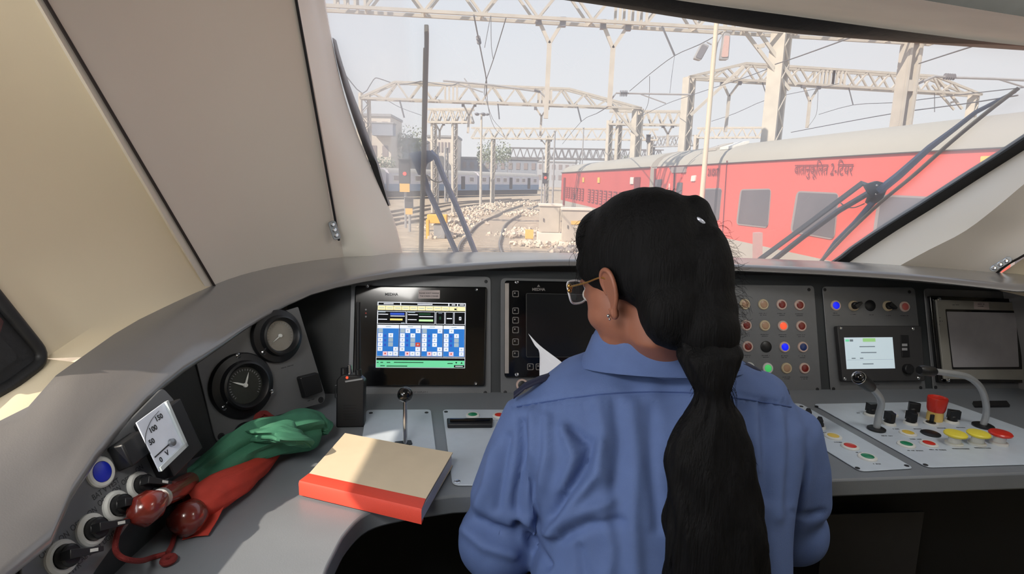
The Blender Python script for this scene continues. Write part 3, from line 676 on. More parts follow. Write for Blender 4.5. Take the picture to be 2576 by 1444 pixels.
# ---- gauge plate
GN = GP.n
t = thing('gauge_plate', 'angled dark grey plate with two round gauges in the left corner', 'control panel', GP.at(600, 1080))
plate(GP, [c2(35, 625), c2(330, 440), c2(640, 240), c2(1020, 120), c2(1282, 975), c2(1262, 1040), c2(620, 1215), c2(450, 1225), c2(345, 1425), c2(235, 1415)], t, m_plate, th=.004, r=[.004, 0, 0, .004, .014, .01, .02, .02, .02, .02], h=.0)
def gauge(pc, r, label, dial, hands, tick, tilt=None):
    c = GP.at(*pc, .004); ax = (GN + V(tilt)).normalized() if tilt else GN
    a = part('gauge', MB().lathe(c, ax, [(r, 0), (r, .006), (r*.96, .010), (r*.76, .014), (r*.72, .026), (r*.66, .028), (r*.58, .022), (r*.56, .014), (0, .014)], 40), m_blackp, t, label=label)
    x, y, z = frame_of(ax)
    up = (GP.Y - ax*GP.Y.dot(ax)).normalized(); rt = up.cross(ax).normalized()
    part('dial', MB().lathe(c + ax*.0145, ax, [(r*.555, 0), (0, .0002)], 36), dial, a)
    mk = MB()
    for k in range(tick):
        g_ = math.radians(-130 + 260*k/(tick-1)); d_ = up*math.cos(g_) + rt*math.sin(g_); s_ = d_.cross(ax)*.0005
        mk.prism([c + ax*.0150 + d_*r*.44 - s_, c + ax*.0150 + d_*r*.5 - s_, c + ax*.0150 + d_*r*.5 + s_, c + ax*.0150 + d_*r*.44 + s_], ax*.0002)
    part('scale_marks', mk, m_txtw, a, smooth=0)
    for ang, ln, wd in hands:
        g_ = math.radians(ang); d_ = up*math.cos(g_) + rt*math.sin(g_); s_ = d_.cross(ax)
        part('needle', MB().prism([c + ax*.016 - s_*wd, c + ax*.016 + d_*r*ln*.6 - s_*wd*.7, c + ax*.016 + d_*r*ln, c + ax*.016 + d_*r*ln*.6 + s_*wd*.7, c + ax*.016 + s_*wd], ax*.001), m_white, a, smooth=0)
    part('hub', MB().lathe(c + ax*.015, ax, [(r*.07, 0), (r*.06, .004), (0, .0045)], 16), m_white, a)
    return a
m_dial = mat('dark_dial', (40, 44, 40), .35, var=.2); m_dial2 = mat('reflection_grey_dial', (128, 126, 122), .2, var=.05, scale=60, spec=.8, coat=.6)  # grey of the second dial stands in for its glass reflection
gauge(c2(483, 870), .066, 'black gauge with two white needles', m_dial, [(-62, .44, .0022), (25, .40, .0022)], 27)
gauge(c2(815, 400), .058, 'black gauge with a pale reflection painted into its dial', m_dial2, [(-118, .4, .0014)], 21)
for p in ((447, 590), (765, 935), (312, 1085)): recess(GP, c2(*p), t, m=m_chrome, h=.012, dome=.004, r=.0055)
for p in ((690, 557),): recess(GP, c2(*p), t, m=m_chrome, h=.012, dome=.004, r=.0055)
for p in ((290, 1360), (1243, 1010)): recess(GP, c2(*p), t, r=.007)
sq = [GP.at(*c2(*p), .004) for p in ((1005, 790), (1195, 742), (1240, 935), (1060, 1000))]
part('socket_cover', MB().prism(rpoly(sq, .005), GN*.014, taper=.92), m_blackp, t, bevel=.0015)
part('lettering', dashes(GP, [(*c2(925, 692), 12), (*c2(1150, 1012), 7)]), m_txt, t, smooth=0)
# ---- switch plate at the left
SN = SP.n
t = thing('switch_plate', 'slanting grey plate with four rotary switches, blue button and voltmeter, at the left edge', 'control panel', SP.at(250, 1300))
plate(SP, [(44, 1425), (150, 1276), (262, 1128), (330, 1050), (405, 975), (432, 1005), (474, 1142), (462, 1162), (345, 1285), (240, 1430), (170, 1540), (60, 1520)], t, m_plate, th=.004, r=[.01, 0, 0, 0, .01, 0, .008, .008, 0, 0, .02, .02])
RS = .0205
for p, q in (((500,1310),(640,1285)), ((743,1085),(870,1060)), ((950,890),(1075,878)), ((1135,720),(1290,740))):
    rotary(SP, c1(*p), c1(*q), t, r=RS if p[0] < 1100 else RS*.95, kh=.02)
lamp(SP, c1(818, 612), t, m_white, m_blueb, r=RS, label='blue push button with white bezel')
for s_, x, y in (('ON', 525, 1138), ('OFF', 370, 1272), ('ON', 755, 935), ('OFF', 622, 1050), ('ON', 955, 755), ('OFF', 840, 850), ('ON', 1140, 582), ('OFF', 1030, 682), ('CAB EMGY LIGHT', 795, 1225), ('BAT V TEST', 868, 748), ('VOLTMETER', 1405, 612), ('MTR', 610, 1400)):
    part('lettering', textmesh(s_, .0105 if len(s_) < 9 or s_[0] == 'B' else .0092, SP.at(*c1(x, y), .0043), SP.X, SP.Y, sx=.8), m_txt, t, smooth=0)
vq = [SP.at(*c1(*p), .004) for p in ((1085, 235), (1345, 45), (1530, 450), (1290, 690))]
vm = part('voltmeter', MB().prism(vq, SN*.03), m_blackp, t, bevel=.002, label='voltmeter with white face')
f = quadmap(SP, [c1(1115, 205), c1(1358, 28), c1(1522, 400), c1(1306, 608)], .036); N_ = SN
fq = [f(0, 0), f(1, 0), f(1, 1), f(0, 1)]
part('dial', MB().prism([q - SN*.002 for q in fq], SN*.002), mat('meter_face_white', (205, 212, 226), .35, emit=.12), vm, bevel=.0008)
part('meter_rim', MB().prism([f(.0, .92)+SN*.0005, f(1, .92)+SN*.0005, f(1, 1)+SN*.0005, f(0, 1)+SN*.0005], SN*.004).prism([f(.92, 0)+SN*.0005, f(1, 0)+SN*.0005, f(1, 1)+SN*.0005, f(.92, 1)+SN*.0005], SN*.004), mat('clear_rim', (190, 200, 205), .2), vm)
def fp_(x, y):  # crop point to plane at dial height
    return SP.at(*c1(x, y), .0366)
a_, b_ = fp_(1395, 372), fp_(1265, 490); s_ = (b_-a_).normalized().cross(SN)*.0009
part('needle', MB().prism([a_-s_, b_-s_, b_+s_, a_+s_], SN*.0006), m_txt, vm, smooth=0)
part('needle_hub', MB().lathe(fp_(1400, 370), SN, [(.006, 0), (.0055, .004), (0, .005)], 18), m_steel, vm)
mk = MB()
arcp = [fp_(x, y) for x, y in ((1300, 110), (1235, 190), (1195, 290), (1190, 370), (1230, 460))]
mk.tube(catmull(arcp, 5), .0004, 4)
part('scale_marks', mk, m_txt, vm, smooth=0)
for s_, x, y in (('150', 1300, 165), ('100', 1253, 258), ('50', 1242, 362), ('V', 1368, 455), ('0', 1318, 510)):
    part('lettering', textmesh(s_, .010, fp_(x, y), SP.X, SP.Y, bold=.0004), m_txt, vm, smooth=0)
tq = [SP.at(*c1(*p), .004) for p in ((868, 420), (1062, 285), (1160, 470), (962, 615))]
part('socket_cover', MB().prism(tq, SN*.024, taper=.93), m_blackp, t, bevel=.0025)
# ---- pale plates set in the desk
DP = Plane((0, 0, DZ), (0, 0, 1), (1, 0, 0))
t = thing('lever_plate', 'pale desk plate with a chrome lever topped by a black ball', 'control panel', DP.at(1010, 1120))
plate(DP, [(922, 1033), (1084, 1032), (1108, 1220), (890, 1226)], t, m_plateB, th=.003, r=.012)
for p in ((933, 1039), (1073, 1038)): recess(DP, p, t, h=.003)
B_ = DP.at(1019, 1117, .003)
part('lever_slot', MB().prism(rpoly([DP.at(*p, .003) for p in ((992, 1113), (1034, 1109), (1038, 1119), (996, 1123))], .004), V((0, 0, .002))), m_blackp, t)
top = B_ + V((-.001, .012, .094))
lv = part('lever', MB().tube([B_, B_+V((0, .001, .01)), top], [.0052, .0045, .0038], 14), m_chrome, t)
part('ball_knob', MB().sphere(top + V((0, 0, .006)), .0155, 24, 16), m_blackg, lv)
t = thing('horn_plate', 'pale desk plate with black slot handle and green and red lamps left of the person', 'control panel', DP.at(1200, 1120))
plate(DP, [(1113, 1032), (1430, 1033), (1450, 1222), (1138, 1223)], t, m_plateB, th=.003, r=.014)
for p, lens in (((1189, 1046), m_green), ((1256, 1047), m_red2)): lamp(DP, p, t, m_white, lens, r=.0155, h=.003)
hq = [DP.at(*p, .003) for p in ((1124, 1062), (1240, 1061), (1238, 1077), (1126, 1078))]
hd = part('slot_handle', MB().prism(rpoly(hq, .003), V((0, 0, .010))), m_blackp, t, bevel=.002)
part('grip', MB().tube([lerp(hq[0], hq[3], .5) + V((.006, 0, .012)), lerp(hq[1], hq[2], .5) + V((-.006, 0, .012))], .0035, 10), m_blackg, hd)
recess(DP, (1150, 1212), t, m=m_chrome, h=.003, r=.006); recess(DP, (1122, 1036), t, h=.003)
part('lettering', dashes(DP, [(1189, 1058, 9), (1240, 1057, 9)], h=.0032), m_txt, t, smooth=0)
# narrow slanted plate
t = thing('switch_strip', 'narrow slanted pale desk plate with yellow, red and green buttons by her right arm', 'control panel', DP.at(2150, 1130))
plate(DP, [(1880, 1012), (2014, 1017), (2300, 1180), (2165, 1188), (2128, 1166)], t, m_plateB, th=.003, r=.012)
for p, lens, lb in (((500, 603), m_yel, 'yellow button'), ((683, 712), m_red2, 'red button'), ((873, 828), m_green, 'green button')): lamp(DP, c6(*p), t, m_white, lens, r=.0175, h=.003, label=lb)
for p, q in (((345, 500), (350, 440)), ((222, 405), (225, 350))): rotary(DP, c6(*p), c6(*q), t, r=.0145, h=.003, marker=False, ll=1.0, wf=.5)
for p in ((765, 940), (1300, 915), (155, 270)): recess(DP, c6(*p), t, h=.003)
part('lettering', dashes(DP, [(*c6(425, 555), 8), (*c6(590, 660), 12), (*c6(775, 770), 6), (*c6(980, 895), 6)], h=.0032, hh=.0018), m_txt, t, smooth=0)
# large right plate
t = thing('control_desk_plate', 'large pale desk plate at the right with mushroom buttons, knobs and lamps', 'control panel', DP.at(2400, 1100))
plate(DP, [(2044, 1018), (2382, 1012), (2640, 1104), (2760, 1165), (2332, 1178)], t, m_plateB, th=.003, r=.014)
for p, q in (((905, 362), (960, 362)), ((1357, 355), (1400, 362)), ((1105, 462), (1130, 480)), ((1340, 458), (1370, 478)), ((1790, 442), (1850, 448))):
    rotary(DP, c6(*p), c6(*q), t, r=.0148, h=.003, marker=False, kh=.02, ll=.95, wf=.6)
lamp(DP, c6(1132, 362), t, m_white, m_blueb, r=.0148, h=.003, label='blue button')
for p, lens, lb in (((1313, 567), m_yel, 'pale yellow button'), ((1295, 690), m_green, 'green button'), ((1540, 683), m_red2, 'red button')): lamp(DP, c6(*p), t, m_white, lens, r=.0172, h=.003, label=lb)
plug(DP, c6(1560, 568), t, r=.019, h=.003)
ks = DP.at(*c6(1560, 462), .003)
kk = part('key_switch', MB().lathe(ks, UP, [(.0145, 0), (.0145, .003), (.0125, .004), (0, .004)], 24), m_white, t)
part('key', MB().box(ks + V((.001, 0, .012)), (.008, .005, .022)).lathe(ks + V((0, 0, .0035)), UP, [(.010, 0), (.010, .002), (0, .002)], 20), m_blackp, kk, bevel=.001)
def mush(p, m, lb, sc=1.0, stem=None):
    c = DP.at(*p, .003)
    a = part('mushroom_button', MB().lathe(c, UP, [(.0165*sc, 0), (.0165*sc, .004), (.0115*sc, .006), (.0115*sc, .018)], 26), stem or m_white, t, label=lb)
    part('cap', MB().lathe(c + V((0, 0, .017)), UP, [(.012*sc, 0), (.0205*sc, .004), (.0212*sc, .007), (.019*sc, .0095), (0, .0115)], 32), m, a); return a
mush(c6(1812, 682), m_yelb, 'left yellow mushroom button'); mush(c6(2062, 680), m_yelb, 'right yellow mushroom button'); mush(c6(2300, 676), m_red2, 'low red mushroom button')
ec = DP.at(*c6(1600, 415), .003)
es = part('emergency_button', MB().lathe(ec, UP, [(.0165, 0), (.0165, .010), (.0155, .022), (.0155, .024)], 28), mat('yellow_collar', (222, 190, 110), .4), t, label='tall red emergency stop button with yellow collar')
part('cap', MB().lathe(ec + V((0, 0, .022)), UP, [(.0165, 0), (.0185, .006), (.0205, .030), (.0195, .033), (.014, .034), (.013, .032), (0, .032)], 32), m_red2, es)
for p in ((1505, 905), (320, 268)): recess(DP, c6(*p), t, h=.003)
part('lettering', dashes(DP, [(*c6(1090, 590), 10), (*c6(1400, 625), 10), (*c6(1390, 750), 14), (*c6(1640, 742), 14), (*c6(1890, 730), 14), (*c6(2130, 722), 14), (*c6(1180, 515), 7), (*c6(1420, 515), 7), (*c6(1680, 505), 8), (*c6(1890, 500), 8), (*c6(775, 340), 3)], h=.0032, hh=.0018), m_txt, t, smooth=0)
# small black slot at the back of the desk
solo('card_slot', MB().prism(rpoly([DP.at(*p, .0) for p in ((2446, 1014), (2532, 1013), (2541, 1025), (2452, 1026))], .004), V((0, 0, .006))), m_blackp, 'small flat black slot on the desk behind the large microphone', 'slot', bevel=.001)
# ---- microphones
m_metal = mat('satin_grey_tube', (176, 180, 184), .3, .5)
base = DP.at(*c6(970, 520), .0036)
t = thing('desk_microphone', 'short bent grey microphone with a round chrome-ringed black head', 'microphone', base)
part('base_disc', MB().lathe(base, UP, [(.0185, 0), (.0185, .003), (.015, .005), (0, .005)], 30), m_blackp, t)
y0 = base.y
pts = [base + V((0, 0, .004)), Y(2211, 1042, y0), Y(2217, 1018, y0-.004), Y(2213, 1000, y0-.012), Y(2200, 983, y0-.022), Y(2184, 970, y0-.03)]
part('stem', MB().tube(catmull(pts, 5), .0072, 14), m_metal, t)
e0_ = Y(2190, 974, y0-.028); e1_ = Y(2160, 950, y0-.07)
hd = part('head', MB().tube([e0_, lerp(e0_, e1_, .3), lerp(e0_, e1_, .9), e1_], [.011, .0135, .014, .012], 20), m_blackp, t)
ax = (e1_-e0_).normalized()
part('head_ring', MB().tube(MB().ring(e1_, *frame_of(ax)[:2], .0125, .0125, 24), .0014, 8, closed=True), m_chrome, hd)
part('head_cap', MB().sphere(e1_, (.011, .011, .011), 18, 12), m_blackg, hd)
base = DP.at(*c6(2130, 485), .0036)
t = thing('desk_microphone', 'tall silver gooseneck microphone with a black foam tip at the right', 'microphone', base)
part('base_disc', MB().lathe(base, UP, [(.021, 0), (.021, .003), (.017, .005), (0, .005)], 30), m_blackp, t)
y0 = base.y
pts = [base + V((0, 0, .004)), Y(2481, 1040, y0), Y(2479, 1008, y0-.005), Y(2466, 974, y0-.012), Y(2440, 951, y0-.022), Y(2410, 942, y0-.032), Y(2380, 938, y0-.042), Y(2350, 934, y0-.052)]
part('stem', MB().tube(catmull(pts, 5), .0068, 14), m_metal, t)
e0_ = Y(2352, 935, y0-.052); e1_ = Y(2312, 931, y0-.062)
part('tip', MB().tube([e0_, lerp(e0_, e1_, .12), lerp(e0_, e1_, .85), e1_], [.0075, .0105, .0115, .008], 18), m_blackp, t)
# ---- recessed panels low on the knee board
kp = Plane(V((-.3, 1.19, .5)), (0.05, -1, .03))
t = thing('access_cover', 'dark cover plate with a corner screw below the desk, left of the person', 'cover', kp.at(1000, 1440))
plate(kp, [(905, 1357), (1108, 1349), (1116, 1600), (880, 1600)], t, mat('dark_cover', (44, 44, 46), .6), th=.01, r=.01)
recess(kp, (1101, 1362), t, m=m_chrome, h=.010, dome=.002, r=.0055)
kp2 = Plane(V((.7, 1.20, .5)), (0.0, -1, .03))
t = thing('access_cover', 'very dark cover panel under the right side of the desk', 'cover', kp2.at(2200, 1440))
plate(kp2, [(2070, 1292), (2322, 1284), (2290, 1500), (2050, 1500)], t, mat('dark_cover', (44, 44, 46), .6), th=.006, r=.002)
# ================================================================== LOOSE THINGS ON THE DESK
def proj(v):
    q = RM.transposed() @ (V(v)-CAM); t = -q.z
    return (CX + F*q.x/t, CY - F*q.y/t, t)
def evalmesh(mb, mods, name='shape'):
    me = mb.mesh(name) if isinstance(mb, MB) else mb
    o = bpy.data.objects.new(name, me); COL.objects.link(o); mods(o)
    dg = bpy.context.evaluated_depsgraph_get(); r = bpy.data.meshes.new_from_object(o.evaluated_get(dg)); bpy.data.objects.remove(o); return r
def fuse(mb, vox, it=4, fac=.5):
    def m(o):
        r = o.modifiers.new('r', 'REMESH'); r.mode = 'VOXEL'; r.voxel_size = vox
        if it: s_ = o.modifiers.new('s', 'SMOOTH'); s_.factor = fac; s_.iterations = it
    return evalmesh(mb, m)
# book
zt = DZ + .028
m_cover = mat('cream_book_cover', (214, 198, 172), .7, var=.03, scale=25); m_spine = mat('red_book_binding', (222, 74, 56), .6, var=.08, scale=50, aniso=(3, 60, 20)); m_pages = mat('page_block', (196, 196, 206), .8, var=.12, scale=30, aniso=(2, 2, 900))
A_, B2, C_, D_ = Z(868, 1089, zt), Z(1139, 1143, zt), Z(1060, 1284, zt), Z(751, 1212, zt)
A2, C2 = Z(777, 1192, zt), Z(1071, 1256, zt)
zb = DZ + .0042; dn = V((0, 0, zb - zt))
t = thing('book', 'thick closed book with cream cover and red spine lying on the desk', 'book', (A_+C_)/2 + dn)
g = MB().grid([[lerp(A_, B2, u/8) + V((0, 0, .004*(u/8)**2)) for u in range(9)], [lerp(A2, C2, u/8) + V((0, 0, .0005)) for u in range(9)]], .0022, (0, 0, -1))
part('front_cover', g, m_cover, t, bevel=.0004)
part('back_cover', MB().prism([A_ + dn, B2 + dn, C2 + dn, A2 + dn], V((0, 0, .002))), m_cover, t)
fr_ = [A2 + V((0, 0, .0008)), D_, D_ + dn, C_ + dn, C_, C2 + V((0, 0, .0008))]
sp_ = MB().grid([[A2 + V((0, 0, .0008)), C2 + V((0, 0, .0008))], [lerp(A2, D_, .92) + V((0, 0, .001)), lerp(C2, C_, .92) + V((0, 0, .001))], [D_ + V((0, 0, -.003)), C_ + V((0, 0, -.003))], [D_ + dn, C_ + dn], [lerp(D_, A2, .5) + dn, lerp(C_, C2, .5) + dn]], .0012, (0, .6, -.2))
part('spine', sp_, m_spine, t, smooth=50, label='red cloth spine wrapping onto the cover')
ins = lambda q, c, k=.02: lerp(q, c, k)
cc = (A_+B2+C_+D_)/4
pg = [ins(A_, cc), ins(B2, cc, .015), ins(lerp(C_, C2, .15), cc, .015), ins(lerp(D_, A2, .15), cc)]
part('page_block', MB().prism([q + V((0, 0, -.003)) for q in pg], dn*.86), m_pages, t, bevel=.0006)
# hand-held radio standing against the face
RZ = DZ + .0015
rb_ = Z(880, 1074, RZ); rp = Plane(rb_, (0.12, -1, .16))
t = thing('two_way_radio', 'black hand-held two-way radio with a long antenna standing against the console face', 'radio', rb_)
q = [rp.at(*p) for p in ((845, 1076), (916, 1075), (917, 958), (900, 944), (862, 942), (846, 956))]
body = part('body', MB().prism(rpoly(q, .004), -rp.n*.032), m_blackp, t, bevel=.003)
part('speaker_grille', join([MB().pbox(rp, rp.at(880, y_), .026, .0012, 0.0, .0012) for y_ in (1020, 1027, 1034, 1041, 1048, 1055)]), m_rubber2, body)
part('display_strip', MB().prism([rp.at(*p, .0003) for p in ((868, 958), (912, 951), (912, 955), (869, 962))], rp.n*.0008), m_txtw, t, smooth=0)
part('status_light', MB().sphere(rp.at(873, 950, .001), .0028, 10, 8), mat('red_led', (255, 70, 40), .3, emit=1.5), t)
part('volume_knob', MB().cyl(rp.at(866, 944, -.014), rp.at(865, 925, -.014), .0075, .0065, 18), m_blackp, t, bevel=.0008)
part('channel_knob', MB().cyl(rp.at(880, 944, -.014), rp.at(879, 918, -.014), .0055, .005, 16), m_chrome, t, bevel=.0008)
part('antenna', MB().tube([rp.at(902, 946, -.012), rp.at(901, 930, -.012), rp.at(901, 927, -.012), rp.at(902, 760, -.004)], [.0075, .007, .005, .0042], 12), m_blackp, t)
part('side_clip', MB().tube([rp.at(*p, -.01) for p in ((850, 968), (843, 970), (843, 1000), (850, 1003))], .0012, 6), m_chrome, t)
# furled signal flags
def clothtube(pts, rads, seed, amp, zmin, n=28, flat=.8, tw=.0):
    """gathered cloth rolled round a stick: pleats that follow its length"""
    rnd = random.Random(seed); ph = [rnd.uniform(0, 6.28) for _ in range(8)]
    P3 = catmull(pts, 6); R3 = [q.x for q in catmull([V((r, 0, 0)) for r in rads], 6)]; mb = MB(); rings = []
    for i, (c, r) in enumerate(zip(P3, R3)):
        t_ = (P3[min(i+1, len(P3)-1)] - P3[max(i-1, 0)]).normalized(); x = t_.cross(UP).normalized(); y = x.cross(t_).normalized()
        ring = []
        for k in range(n):
            a_ = 2*math.pi*k/n; s_ = i/len(P3)
            rr = r*(1 + amp*(.5*math.sin(3*a_+ph[0]+s_*4+tw*i) + .35*math.sin(5*a_+ph[1]-s_*6) + .25*math.sin(9*a_+ph[2]+s_*9)) + amp*.7*(noise.noise(V((math.cos(a_)*1.5, math.sin(a_)*1.5, s_*7+seed)))))
            q = c + x*(rr*math.cos(a_)) + y*(rr*flat*math.sin(a_))
            if q.z < zmin: q.z = zmin + .0005*math.sin(k)
            ring.append(q)
        rings.append(ring)
    return mb.loft(rings)
def zh(px, py, h): return Z(px, py, DZ + h)
m_grn = mat('green_flag_cloth', (52, 112, 88), .75, var=.1, scale=60, bump=.15, bscale=900); m_rfl = mat('red_flag_cloth', (176, 54, 40), .75, var=.08, scale=60, bump=.15, bscale=900)
m_wood = mat('varnished_red_wood', (106, 34, 26), .25, var=.12, scale=20, coat=.6); m_ring = mat('silver_ferrule', (210, 210, 205), .3, .8); m_cord = mat('dark_red_cord', (110, 26, 24), .8, bump=.3, bscale=900)
t = thing('signal_flag', 'furled green signal flag with a dark red wooden handle, lying on top', 'flag', zh(560, 1180, .0))
hp = [(330, 1303, .034), (352, 1288, .036), (385, 1267, .037), (402, 1255, .038), (420, 1245, .038), (445, 1232, .038), (475, 1212, .038)]
hq_ = [SP.at(326, 1306, .030), SP.at(350, 1290, .032), SP.at(383, 1268, .034), SP.at(401, 1256, .036), lerp(SP.at(420, 1245, .036), zh(420, 1245, .07), .3), lerp(SP.at(445, 1232, .03), zh(445, 1232, .06), .6), zh(475, 1212, .046)]
part('handle', MB().tube(hq_, [.006, .0215, .021, .0125, .0145, .0155, .0150], 20), m_wood, t, smooth=60)
part('ferrule', MB().tube([hq_[3], lerp(hq_[3], hq_[4], .35)], .0140, 20), m_ring, t)
part('cloth', clothtube([zh(*p) for p in ((462, 1218, .038), (500, 1192, .040), (545, 1165, .044), (600, 1130, .050), (650, 1108, .052), (700, 1090, .048), (755, 1078, .042), (800, 1072, .034), (825, 1086, .028))], [.020, .020, .026, .036, .040, .040, .042, .030, .006], 3, .30, DZ+.002, 40), m_grn, t, smooth=40)
part('cloth_fold', clothtube([zh(*p) for p in ((600, 1095, .06), (650, 1090, .076), (700, 1088, .078), (745, 1098, .068), (775, 1120, .04))], [.006, .018, .024, .022, .008], 5, .5, DZ+.004, 30, flat=.6), m_grn, t, smooth=30)
t = thing('signal_flag', 'furled red signal flag with round wooden knob, partly under the green flag', 'flag', zh(540, 1260, .0))
part('handle', MB().tube([zh(*p) for p in ((442, 1330, .026), (450, 1322, .027), (468, 1306, .028), (490, 1290, .027), (505, 1282, .024), (540, 1262, .022))], [.008, .021, .0255, .0225, .012, .006], 22), m_wood, t, smooth=60)
part('cloth', clothtube([zh(*p) for p in ((478, 1275, .026), (515, 1258, .026), (560, 1228, .024), (605, 1200, .021), (650, 1170, .018), (700, 1130, .015))], [.026, .030, .032, .028, .022, .010], 8, .12, DZ+.002, 36), m_rfl, t, smooth=40)
fl = [[zh(579, 1203, .046), zh(576, 1230, .034), zh(566, 1268, .020), zh(548, 1305, .010), zh(524, 1345, .006)],
      [zh(572, 1206, .046), zh(560, 1240, .034), zh(545, 1278, .018), zh(520, 1315, .008), zh(490, 1348, .004)],
      [zh(562, 1212, .043), zh(545, 1245, .030), zh(525, 1285, .014), zh(495, 1325, .005), zh(458, 1357, .003)]]
part('cloth_flap', MB().grid(fl, .0012, (0, 0, -1)), m_rfl, t, smooth=50)
part('cord', MB().tube(catmull([zh(444, 1328, .012), zh(438, 1350, .006), zh(432, 1372, .005), zh(422, 1390, .005)], 5), .0035, 8), m_cord, t)
part('cord_knot', MB().tube(MB().ring(zh(424, 1408, .006), V((1, 0, 0)), V((0, 1, 0)), .0065, .0075, 16), .0045, 8, closed=True), m_cord, t)
part('cord_loop', MB().tube(catmull([SP.at(328, 1304, .028), SP.at(305, 1320, .012), SP.at(293, 1352, .010), SP.at(291, 1385, .012), SP.at(312, 1405, .03), zh(352, 1411, .03), zh(385, 1402, .005), zh(418, 1393, .005)], 6), .0036, 8), m_cord, t)
part('tassel', clothtube([zh(640, 1058, .050), zh(660, 1045, .050), zh(690, 1050, .048)], [.004, .011, .003], 4, .5, DZ+.002, 16), m_cord, t)

# ================================================================== THE PERSON
C0 = P(1607, 695, .86)
hf = V((-.57, .74, -.36)).normalized(); hl = UP.cross(hf).normalized(); hu = hf.cross(hl).normalized()
RH = Matrix((hf, hl, hu)).transposed()
def H(a, b, c): return C0 + hf*a + hl*b + hu*c
def hell(mb, c, r): mb.sphere(H(*c), r, 28, 18, RH)
m_skin = mat('brown_skin', (150, 98, 78), .5, var=.05, scale=30, bump=.03, bscale=400)
m_skin.node_tree.nodes['Principled BSDF'].inputs['Subsurface Weight'].default_value = .08
m_skin.node_tree.nodes['Principled BSDF'].inputs['Subsurface Radius'].default_value = (.01, .004, .002)
body = MB()
hell(body, (-.012, 0, .030), (.094, .074, .092)); hell(body, (.030, 0, -.030), (.062, .064, .085)); hell(body, (.042, 0, -.080), (.046, .050, .042))
hell(body, (.066, 0, -.098), (.022, .026, .018)); hell(body, (.040, .034, -.045), (.040, .030, .030)); hell(body, (.040, -.034, -.045), (.040, .030, .030))
hell(body, (.094, 0, -.034), (.016, .012, .012)); hell(body, (.086, 0, -.018), (.012, .009, .022)); hell(body, (.083, 0, -.062), (.012, .022, .006)); hell(body, (.081, 0, -.072), (.012, .020, .007))
hell(body, (.072, 0, .012), (.018, .052, .010))
for sg in (1, -1): hell(body, (.078, sg*.030, -.008), (.010, .014, .009))
nb = P(1672, 905, .955)
body.tube([H(-.015, 0, -.02), H(-.022, 0, -.075), lerp(H(-.03, 0, -.10), nb, .6), nb, nb + V((0, .0, -.06))], [.052, .054, .056, .058, .06], 28)
# trunk, arms, hips, thighs under the clothes
def pr(px, py, t): return P(px, py, t)
rowsT = [(1345,1965,1700,.86,.115),(1335,1965,1560,.87,.12),(1350,1960,1440,.88,.12),(1372,1962,1320,.89,.12),(1352,1975,1200,.90,.12),(1322,1990,1100,.91,.115),(1322,1998,1040,.915,.105),(1345,1972,990,.92,.09),(1398,1920,945,.92,.078),(1470,1860,905,.925,.065)]
def trunk(mb, infl=0.0):
    rings = []
    for (l, r, y_, t_, ry) in rowsT:
        c = P((l+r)/2, y_, t_); rx = (r-l)/2*t_/F + infl; ring = []
        for k in range(40):
            a_ = 2*math.pi*k/40; ca, sa = math.cos(a_), math.sin(a_)
            e_ = .82; x = math.copysign(abs(ca)**e_, ca); y = math.copysign(abs(sa)**e_, sa)
            ring.append(c + V((rx*x, (ry+infl)*y, 0)))
        rings.append(ring)
    mb.loft(rings)
sh = {'l': P(1352, 1062, .93), 'r': P(1962, 1088, .93)}; el = {'l': P(1252, 1358, .95), 'r': P(1985, 1330, .98)}
wr = {'l': P(1400, 1075, 1.08), 'r': P(1580, 1080, 1.10)}
trunk(body, -.012)
for k in 'lr':
    body.tube([sh[k] + V((.04 if k == 'l' else -.04, 0, .01)), sh[k], lerp(sh[k], el[k], .5), el[k], lerp(el[k], wr[k], .3), lerp(el[k], wr[k], .7), wr[k]], [.045, .048, .043, .038, .040, .030, .024], 18)
# hands: palm, four fingers and a thumb each, closing on the paper
def hand(w0, dirv, side, curl):
    """w0 wrist, dirv forward, side towards the thumb, curl the way the fingers bend"""
    d = dirv.normalized(); s_ = (side - d*side.dot(d)).normalized(); c_ = d.cross(s_).normalized()
    if c_.dot(curl) < 0: c_ = -c_
    Rp = Matrix((d, s_, c_)).transposed(); body.sphere(w0 + d*.045, (.050, .040, .015), 18, 12, Rp)
    for k, (off_, ln) in enumerate(((.028, .070), (.010, .078), (-.009, .072), (-.027, .058))):
        b_ = w0 + d*.075 + s_*off_; k1 = b_ + d*ln*.42 + c_*.006; k2 = k1 + d*ln*.20 + c_*ln*.28; k3 = k2 - d*ln*.04 + c_*ln*.28
        body.tube([b_ - d*.025, b_, k1, k2, k3], [.009, .0092, .0085, .0078, .006], 12)
    b_ = w0 + d*.03 + s_*.030; body.tube([b_ - s_*.012, b_ + s_*.010 + d*.012, b_ + s_*.018 + d*.036 + c_*.012, b_ + s_*.012 + d*.056 + c_*.020], [.012, .0115, .0098, .0075], 12)
hand(wr['l'], P(1405, 985, 1.15) - wr['l'], V((.3, .2, 1)), V((1, .2, 0)))
hand(wr['r'], V((-.5, .35, .35)), V((-.2, .2, 1)), V((-1, .6, 0)))
hip = P(1660, 1640, .88); hip = V((hip.x, .80, .56))
body.sphere(hip, (.17, .14, .12), 24, 14)
knee = {}
for sg, k in ((-1, 'l'), (1, 'r')):
    kn = V((hip.x + sg*.11, hip.y + .40, .52)); ft = V((hip.x + sg*.11, hip.y + .42, .08)); knee[k] = (kn, ft)
    body.tube([hip + V((sg*.08, 0, -.02)), lerp(hip + V((sg*.08, 0, -.02)), kn, .5), kn, lerp(kn, ft, .4), ft], [.085, .078, .058, .052, .038], 18)
    body.sphere(ft + V((0, .06, -.04)), (.042, .12, .038), 16, 10)
bme = fuse(body, .0042, 5, .5)
